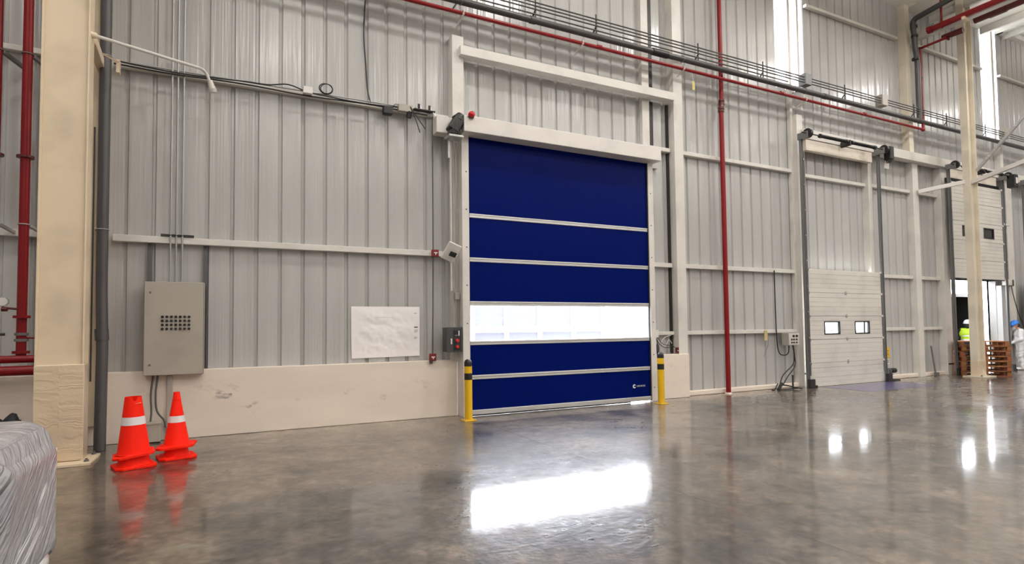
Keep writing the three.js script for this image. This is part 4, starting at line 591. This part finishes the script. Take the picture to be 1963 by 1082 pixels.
// ------------------------------------------------------------------ pallets
{
  const LY = 0.15;
  for (let k = 0; k < 7; k++) {
    const t = thing('wooden_pallet', ['lowest wooden pallet of the stack behind the right column', 'second wooden pallet from the floor in the stack', 'third wooden pallet from the floor in the stack', 'middle wooden pallet of the stack behind the right column', 'third wooden pallet from the top of the stack', 'second wooden pallet from the top of the stack', 'topmost wooden pallet with a red end block behind the right column'][k], 'pallet', [20.80 + rr(-0.03, 0.03), k * LY, 0.74 + rr(-0.03, 0.03)], -0.87 + rr(-0.03, 0.03), 'stack of wooden pallets');
    const m = () => M.woods[Math.floor(rnd() * 4)];
    for (let i = 0; i < 7; i++) { const z = -0.5 + i * 0.15; part('top_board', box(-0.6, 0.6, 0.126, 0.147, z, z + (i % 2 ? 0.095 : 0.12), 0.003), m(), t); }
    for (const x of [-0.6, -0.05, 0.5]) part('cross_board', box(x, x + 0.1, 0.104, 0.126, -0.5, 0.52, 0.003), m(), t);
    for (const x of [-0.6, -0.06, 0.49]) for (const z of [-0.5, -0.06, 0.4]) part('block', box(x, x + 0.115, 0.022, 0.104, z, z + 0.12, 0.004), x < -0.5 && (k === 6 || k === 4) && z < -0.3 ? M.redWood : m(), t);
    for (const z of [-0.5, -0.06, 0.4]) part('bottom_board', box(-0.6, 0.6, 0.0, 0.022, z, z + 0.12, 0.003), m(), t);
  }
}
// ------------------------------------------------------------------ trailer at the open bay
{
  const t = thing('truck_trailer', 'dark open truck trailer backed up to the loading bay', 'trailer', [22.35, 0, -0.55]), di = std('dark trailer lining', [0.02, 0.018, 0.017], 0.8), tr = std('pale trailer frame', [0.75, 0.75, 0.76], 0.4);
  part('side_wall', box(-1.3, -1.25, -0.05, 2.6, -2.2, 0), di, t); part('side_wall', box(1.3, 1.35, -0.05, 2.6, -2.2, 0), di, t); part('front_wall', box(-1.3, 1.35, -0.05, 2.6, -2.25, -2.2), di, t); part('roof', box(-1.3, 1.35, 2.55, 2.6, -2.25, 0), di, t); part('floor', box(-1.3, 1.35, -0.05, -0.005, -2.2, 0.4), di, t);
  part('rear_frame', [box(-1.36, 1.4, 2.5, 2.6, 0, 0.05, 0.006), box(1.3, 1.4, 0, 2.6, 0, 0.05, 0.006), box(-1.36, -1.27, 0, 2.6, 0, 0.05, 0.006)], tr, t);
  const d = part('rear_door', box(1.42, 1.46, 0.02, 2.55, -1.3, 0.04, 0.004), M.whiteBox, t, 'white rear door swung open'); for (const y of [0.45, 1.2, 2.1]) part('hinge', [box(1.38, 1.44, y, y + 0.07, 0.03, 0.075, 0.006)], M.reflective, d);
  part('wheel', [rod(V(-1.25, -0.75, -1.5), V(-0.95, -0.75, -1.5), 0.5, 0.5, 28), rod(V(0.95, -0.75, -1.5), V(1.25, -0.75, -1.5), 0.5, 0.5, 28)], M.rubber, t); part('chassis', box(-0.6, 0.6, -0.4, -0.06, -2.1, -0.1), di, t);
  const lv = part('dock_leveller', box(20.3, 23.4, -0.1, 0.0, -0.52, -0.1), M.galv, wall);
}
// ------------------------------------------------------------------ people
function surfaceNet(lo, hi, cell, field) {              // smooth closed surface where field > 0
  const n = [0, 1, 2].map((k) => Math.ceil((hi[k] - lo[k]) / cell) + 2), N = n[0] * n[1] * n[2], f = new Float32Array(N), id = (x, y, z) => x + n[0] * (y + n[1] * z);
  for (let z = 0; z < n[2]; z++) for (let y = 0; y < n[1]; y++) for (let x = 0; x < n[0]; x++) f[id(x, y, z)] = field(lo[0] + x * cell, lo[1] + y * cell, lo[2] + z * cell);
  const vid = new Int32Array(N).fill(-1), pos = [], idx = [];
  for (let z = 0; z < n[2] - 1; z++) for (let y = 0; y < n[1] - 1; y++) for (let x = 0; x < n[0] - 1; x++) {
    let c = 0, sx = 0, sy = 0, sz = 0; const v = []; for (let k = 0; k < 8; k++) v.push(f[id(x + (k & 1), y + ((k >> 1) & 1), z + (k >> 2))]);
    for (let a = 0; a < 8; a++) for (const b of [a ^ 1, a ^ 2, a ^ 4]) if (b > a && v[a] > 0 !== v[b] > 0) { const t = v[a] / (v[a] - v[b]), B = (q) => [(q & 1), (q >> 1) & 1, q >> 2], p = B(a), q = B(b); sx += p[0] + t * (q[0] - p[0]); sy += p[1] + t * (q[1] - p[1]); sz += p[2] + t * (q[2] - p[2]); c++; }
    if (c) { vid[id(x, y, z)] = pos.length / 3; pos.push(lo[0] + (x + sx / c) * cell, lo[1] + (y + sy / c) * cell, lo[2] + (z + sz / c) * cell); }
  }
  for (let z = 1; z < n[2] - 1; z++) for (let y = 1; y < n[1] - 1; y++) for (let x = 1; x < n[0] - 1; x++) {
    const a = f[id(x, y, z)] > 0, E = [[1, 0, 0], [0, 1, 0], [0, 0, 1]];
    E.forEach(([dx, dy, dz], k) => {
      const b = f[id(x + dx, y + dy, z + dz)] > 0; if (a === b) return;
      const u = E[(k + 1) % 3], w = E[(k + 2) % 3], q = [[0, 0], [1, 0], [1, 1], [0, 1]].map(([i, j]) => vid[id(x - i * u[0] - j * w[0], y - i * u[1] - j * w[1], z - i * u[2] - j * w[2])]);
      if (q.some((i) => i < 0)) return; idx.push(...(a ? [q[0], q[2], q[1], q[0], q[3], q[2]].reverse() : [q[0], q[1], q[2], q[0], q[2], q[3]].reverse()));
    });
  }
  const g = new THREE.BufferGeometry(); g.setAttribute('position', new THREE.Float32BufferAttribute(pos, 3)); g.setIndex(idx); g.computeVertexNormals();
  // outward normals
  const p = g.attributes.position, nn = g.attributes.normal; let s = 0; for (let i = 0; i < Math.min(300, p.count); i++) { const e = cell; s += field(p.getX(i) + nn.getX(i) * e, p.getY(i) + nn.getY(i) * e, p.getZ(i) + nn.getZ(i) * e) < field(p.getX(i), p.getY(i), p.getZ(i)) ? 1 : -1; }
  if (s < 0) { const ix = g.index.array; for (let i = 0; i < ix.length; i += 3) { const t = ix[i]; ix[i] = ix[i + 1]; ix[i + 1] = t; } g.computeVertexNormals(); }
  return g;
}
function blob(bones, k) {                               // bones: [a, b, ra, rb, squash z]
  return (x, y, z) => {
    let acc = 0; for (const [a, b, ra, rb] of bones) {
      const dx = b[0] - a[0], dy = b[1] - a[1], dz = b[2] - a[2], px = x - a[0], py = y - a[1], pz = z - a[2], l2 = dx * dx + dy * dy + dz * dz || 1e-9, t = Math.max(0, Math.min(1, (px * dx + py * dy + pz * dz) / l2));
      const d = Math.hypot(px - t * dx, py - t * dy, pz - t * dz) - (ra + (rb - ra) * t); if (d < k * 5) acc += Math.exp(-d / k * 2.2);
    }
    return acc > 0 ? (Math.log(acc) * k) / 2.2 : -0.1;
  };
}
const bounds = (bones, pad) => { const lo = [9, 9, 9], hi = [-9, -9, -9]; for (const [a, b, ra, rb] of bones) for (const [p, r] of [[a, ra], [b, rb]]) for (let k = 0; k < 3; k++) { lo[k] = Math.min(lo[k], p[k] - r - pad); hi[k] = Math.max(hi[k], p[k] + r + pad); } return [lo, hi]; };
const net = (bones, k, cell) => surfaceNet(...bounds(bones, 0.02), cell, blob(bones, k));
function handBones(w, dir, palmN, curl) {               // wrist, pointing direction, palm normal: palm, four fingers, thumb
  const d = V(...dir).normalize(), nrm = V(...palmN).normalize(), s = d.clone().cross(nrm).normalize(), W3 = V(...w), P = (a, b, c) => W3.clone().addScaledVector(d, a).addScaledVector(s, b).addScaledVector(nrm, c).toArray(), out = [];
  out.push([P(0, 0, 0), P(0.08, -0.022, 0), 0.024, 0.018], [P(0, 0, 0), P(0.085, 0.022, 0), 0.024, 0.018], [P(0, 0, 0), P(0.085, 0, 0), 0.025, 0.02]);
  [[-0.031, 0.058], [-0.011, 0.072], [0.011, 0.076], [0.031, 0.066]].forEach(([o, l]) => { const a = P(0.085, o, 0), b = P(0.085 + l * 0.5 * Math.cos(curl), o * 1.05, l * 0.5 * Math.sin(curl)), c = P(0.085 + l * 0.5 * Math.cos(curl) + l * 0.5 * Math.cos(curl * 2.2), o * 1.05, l * 0.5 * Math.sin(curl) + l * 0.5 * Math.sin(curl * 2.2)); out.push([a, b, 0.0095, 0.0088], [b, c, 0.0088, 0.0078]); });
  out.push([P(0.02, 0.02, 0), P(0.05, 0.052, 0.015), 0.014, 0.011], [P(0.05, 0.052, 0.015), P(0.085, 0.06, 0.028), 0.011, 0.0085]); return out;
}
function helmet(t, c, m, tilt, band) {
  const h = part('helmet', [lathe([[0.0, 0.134], [0.04, 0.132], [0.075, 0.121], [0.1, 0.102], [0.12, 0.07], [0.131, 0.03], [0.132, 0.0], [0.136, -0.004], [0.126, -0.006], [0.122, 0.02], [0.1, 0.08], [0.0, 0.12]], 32).scale(0.93, 1, 1.1), at(new THREE.CylinderGeometry(0.16, 0.165, 0.012, 28, 1, false, -0.9, 1.8).scale(0.9, 1, 1.18), 0, 0.0, 0.02, 0.12), box(-0.012, 0.012, 0.09, 0.139, -0.06, 0.06, 0.01)], m, t);
  h.geometry.applyMatrix4(new THREE.Matrix4().makeRotationX(tilt)); h.geometry.translate(...c); return h;
}
function face(t, head, m, tilt, mask) {                 // face details on a head centre
  const F = (x, y, z) => { const v = V(x, y, z).applyAxisAngle(V(1, 0, 0), tilt); return [head[0] + v.x, head[1] + v.y, head[2] + v.z]; };
  for (const s of [-1, 1]) { const e = part('eye', new THREE.SphereGeometry(0.013, 12, 10).translate(...F(s * 0.032, 0.0, 0.083)), M.reflective, t); part('pupil', new THREE.SphereGeometry(0.007, 10, 8).translate(...F(s * 0.032, -0.001, 0.093)), M.black, e); }
  if (mask) { const g = new THREE.SphereGeometry(0.07, 24, 16, 0, Math.PI * 2, 0, Math.PI / 2.1); g.rotateX(Math.PI / 2); g.scale(0.98, 0.88, 0.7); g.rotateX(tilt); g.translate(...F(0, -0.058, 0.058)); part('face_mask', g, M.coverall, t, 'white face mask'); for (const s of [-1, 1]) part('mask_strap', tube([F(s * 0.055, -0.045, 0.075), F(s * 0.077, -0.03, 0.03), F(s * 0.08, -0.02, 0.0)], 0.0025, 10, 5), M.coverall, t); }
}
{ // worker in the white coverall, facing the wall, head bent, hands together in front
  const t = thing('person', 'worker in white coverall, blue helmet and face mask looking down, hands before the waist', 'person', [24.0, 0, 0.46], Math.PI + 0.62);
  const S = 0.955, q = (p) => p.map((v) => v * S), B = (list) => list.map(([a, b, ra, rb]) => [q(a), q(b), ra * S, rb * S]);
  const head = [0, 1.565, 0.09], tilt = 0.45, N = (x, y, z) => { const v = V(x, y, z).applyAxisAngle(V(1, 0, 0), tilt); return [head[0] + v.x, head[1] + v.y, head[2] + v.z]; };
  const headB = [[N(0, 0.035, -0.018), N(0, 0.03, 0.01), 0.092, 0.09], [N(0, -0.02, 0.015), N(0, -0.075, 0.03), 0.072, 0.05], [N(0, -0.005, 0.085), N(0, -0.035, 0.1), 0.010, 0.016], [N(-0.025, -0.068, 0.07), N(0.025, -0.068, 0.07), 0.014, 0.014], [N(-0.084, -0.005, -0.008), N(-0.084, -0.035, -0.002), 0.016, 0.011], [N(0.084, -0.005, -0.008), N(0.084, -0.035, -0.002), 0.016, 0.011]];
  const wr = [[-0.075, 0.93, 0.27], [0.07, 0.945, 0.27]];
  const limbs = (g) => [[[0, 1.34, -0.005], [0, 1.5, 0.03], 0.07 + g * 0.5, 0.055], [[-0.075, 0.96, 0], [0.075, 0.96, 0], 0.125 + g, 0.125 + g], [[-0.06, 1.1, 0.01], [0.06, 1.1, 0.01], 0.125 + g, 0.125 + g], [[-0.1, 1.27, 0.0], [0.1, 1.27, 0.0], 0.125 + g, 0.125 + g], [[-0.17, 1.37, -0.01], [0.17, 1.37, -0.01], 0.065 + g, 0.065 + g],
    ...[-1, 1].flatMap((s) => { const w = wr[s < 0 ? 0 : 1]; return [[[s * 0.19, 1.36, -0.01], [s * 0.26, 1.09, 0.01], 0.06 + g, 0.046 + g], [[s * 0.26, 1.09, 0.01], w, 0.045 + g, 0.03 + g * 0.9], [[s * 0.09, 0.92, 0], [s * 0.105, 0.5, 0.02], 0.092 + g * 1.1, 0.062 + g * 1.3], [[s * 0.105, 0.5, 0.02], [s * 0.11, 0.1, -0.02], 0.058 + g * 1.3, 0.042 + g * 1.6]]; })];
  const hands = [...handBones(wr[0], [0.75, -0.45, 0.35], [0.3, 0.2, -0.9], 0.7), ...handBones(wr[1], [-0.75, -0.4, 0.4], [-0.3, 0.2, -0.9], 0.7)];
  const body = part('body', mergeAll([net(B(limbs(-0.004)), 0.03, 0.014), net(B(headB), 0.016, 0.006), net(B(hands), 0.006, 0.0045)]), M.skin, t);
  const suit = limbs(0.02).filter((b) => b[0][1] < 1.45 || b[1][1] < 1.45).map((b) => (b[1][1] === 1.5 ? [b[0], [0, 1.42, 0.0], b[2], 0.06] : b));
  const cg = net(B(suit), 0.03, 0.014), p = cg.attributes.position, nn = cg.attributes.normal; for (let i = 0; i < p.count; i++) { const x = p.getX(i), y = p.getY(i), z = p.getZ(i), k = (y < 0.75 ? 0.022 : 0.010) * (vnoise(x * 9 + 30, y * 24 + z * 9 + 30, 999, 999, 181) - 0.5); p.setXYZ(i, x + nn.getX(i) * k, y + nn.getY(i) * k, z + nn.getZ(i) * k); } cg.computeVertexNormals(); part('coverall', cg, M.coverall, t);
  part('hair', net(B([[N(0, 0.03, -0.03), N(0, -0.03, -0.05), 0.088, 0.07]]), 0.02, 0.01), M.hair, t);
  face(t, q(head), M.skin, tilt, true); helmet(t, q(N(0, 0.05, 0.0)), M.helmetBlue, tilt);
  for (const s of [-1, 1]) part('boot', net(B([[[s * 0.11, 0.07, -0.03], [s * 0.115, 0.04, 0.13], 0.055, 0.038], [[s * 0.11, 0.14, -0.03], [s * 0.11, 0.06, -0.04], 0.05, 0.052]]).map((b) => b), 0.02, 0.01), M.reflective, t);
}
{ // worker in the yellow vest, back to the camera
  const t = thing('person', 'worker in fluorescent yellow vest and white helmet with back turned, behind the pallet stack', 'person', [22.55, 0, -0.36], Math.PI / 2 + 0.25);
  const S = 0.975, q = (p) => p.map((v) => v * S), B = (list) => list.map(([a, b, ra, rb]) => [q(a), q(b), ra * S, rb * S]);
  const head = [0, 1.575, 0.04], headB = [[[0, 1.61, 0.02], [0, 1.605, 0.05], 0.092, 0.09], [[0, 1.555, 0.055], [0, 1.5, 0.07], 0.072, 0.05], [[0, 1.57, 0.125], [0, 1.54, 0.14], 0.01, 0.016], [[-0.025, 1.507, 0.11], [0.025, 1.507, 0.11], 0.014, 0.014], [[-0.084, 1.57, 0.032], [-0.084, 1.54, 0.038], 0.016, 0.011], [[0.084, 1.57, 0.032], [0.084, 1.54, 0.038], 0.016, 0.011]];
  const wr = [[-0.27, 0.86, 0.08], [0.29, 0.88, 0.06]];
  const limbs = (g) => [[[0, 1.34, 0], [0, 1.5, 0.02], 0.07 + g * 0.5, 0.055], [[-0.075, 0.95, 0], [0.075, 0.95, 0], 0.125 + g, 0.125 + g], [[-0.06, 1.1, 0.01], [0.06, 1.1, 0.01], 0.125 + g, 0.125 + g], [[-0.11, 1.27, 0], [0.11, 1.27, 0], 0.128 + g, 0.128 + g], [[-0.18, 1.385, 0], [0.18, 1.385, 0], 0.066 + g, 0.066 + g],
    ...[-1, 1].flatMap((s) => { const w = wr[s < 0 ? 0 : 1]; return [[[s * 0.2, 1.375, 0], [s * 0.27, 1.1, -0.02], 0.06 + g, 0.047 + g], [[s * 0.27, 1.1, -0.02], w, 0.045 + g, 0.03 + g], [[s * 0.09, 0.92, 0], [s * 0.1, 0.5, 0.02], 0.092 + g, 0.06 + g], [[s * 0.1, 0.5, 0.02], [s * 0.11, 0.1, -0.02], 0.056 + g, 0.042 + g]]; })];
  const hands = [...handBones(wr[0], [0.05, -1, 0.15], [1, 0, 0], 0.35), ...handBones(wr[1], [-0.05, -1, 0.15], [-1, 0, 0], 0.35)];
  part('body', mergeAll([net(B(limbs(-0.004)), 0.03, 0.014), net(B(headB), 0.016, 0.006), net(B(hands), 0.006, 0.0045)]), M.skin, t);
  const L = limbs(0.012), cut = (b) => (b[1][1] === 1.5 ? [b[0], [0, 1.42, 0], b[2], 0.06] : b);
  part('shirt', net(B([L[0], L[2], L[3], L[4], L[5], L[6], L[9], L[10]].map(cut)), 0.03, 0.014), M.dark, t); part('trousers', net(B([L[1], L[7], L[8], L[11], L[12]]), 0.03, 0.014), M.dark, t);
  const vb = limbs(0.024), vest = part('vest', net(B([vb[2], vb[3], [[-0.15, 1.385, 0], [0.15, 1.385, 0], 0.088, 0.088]]), 0.03, 0.013), M.vest, t); for (const y of [1.06, 1.2]) part('reflective_stripe', lathe([[0.19, y * S - 0.022], [0.193, y * S], [0.19, y * S + 0.022]], 36).scale(1.05 + (y > 1.1 ? 0.12 : 0), 1, 0.82), M.reflective, vest);
  for (const s of [-1, 1]) { const w = wr[s < 0 ? 0 : 1]; part('cuff', rod(V(...q([w[0], w[1] + 0.02, w[2]])), V(...q([w[0], w[1] + 0.1, w[2] - 0.02])), 0.048, 0.052, 18), M.vest, t, 'pale yellow cuff'); }
  part('hair', net(B([[[0, 1.61, 0.0], [0, 1.52, -0.015], 0.09, 0.072]]), 0.02, 0.01), M.hair, t); face(t, q(head), M.skin, 0, false); helmet(t, q([0, 1.625, 0.035]), M.helmetWhite, 0.0);
  for (const s of [-1, 1]) part('boot', net(B([[[s * 0.11, 0.06, -0.03], [s * 0.12, 0.04, 0.13], 0.055, 0.038], [[s * 0.11, 0.14, -0.03], [s * 0.11, 0.06, -0.04], 0.05, 0.052]]), 0.02, 0.01), M.black, t);
}
renderer.render(scene, camera);
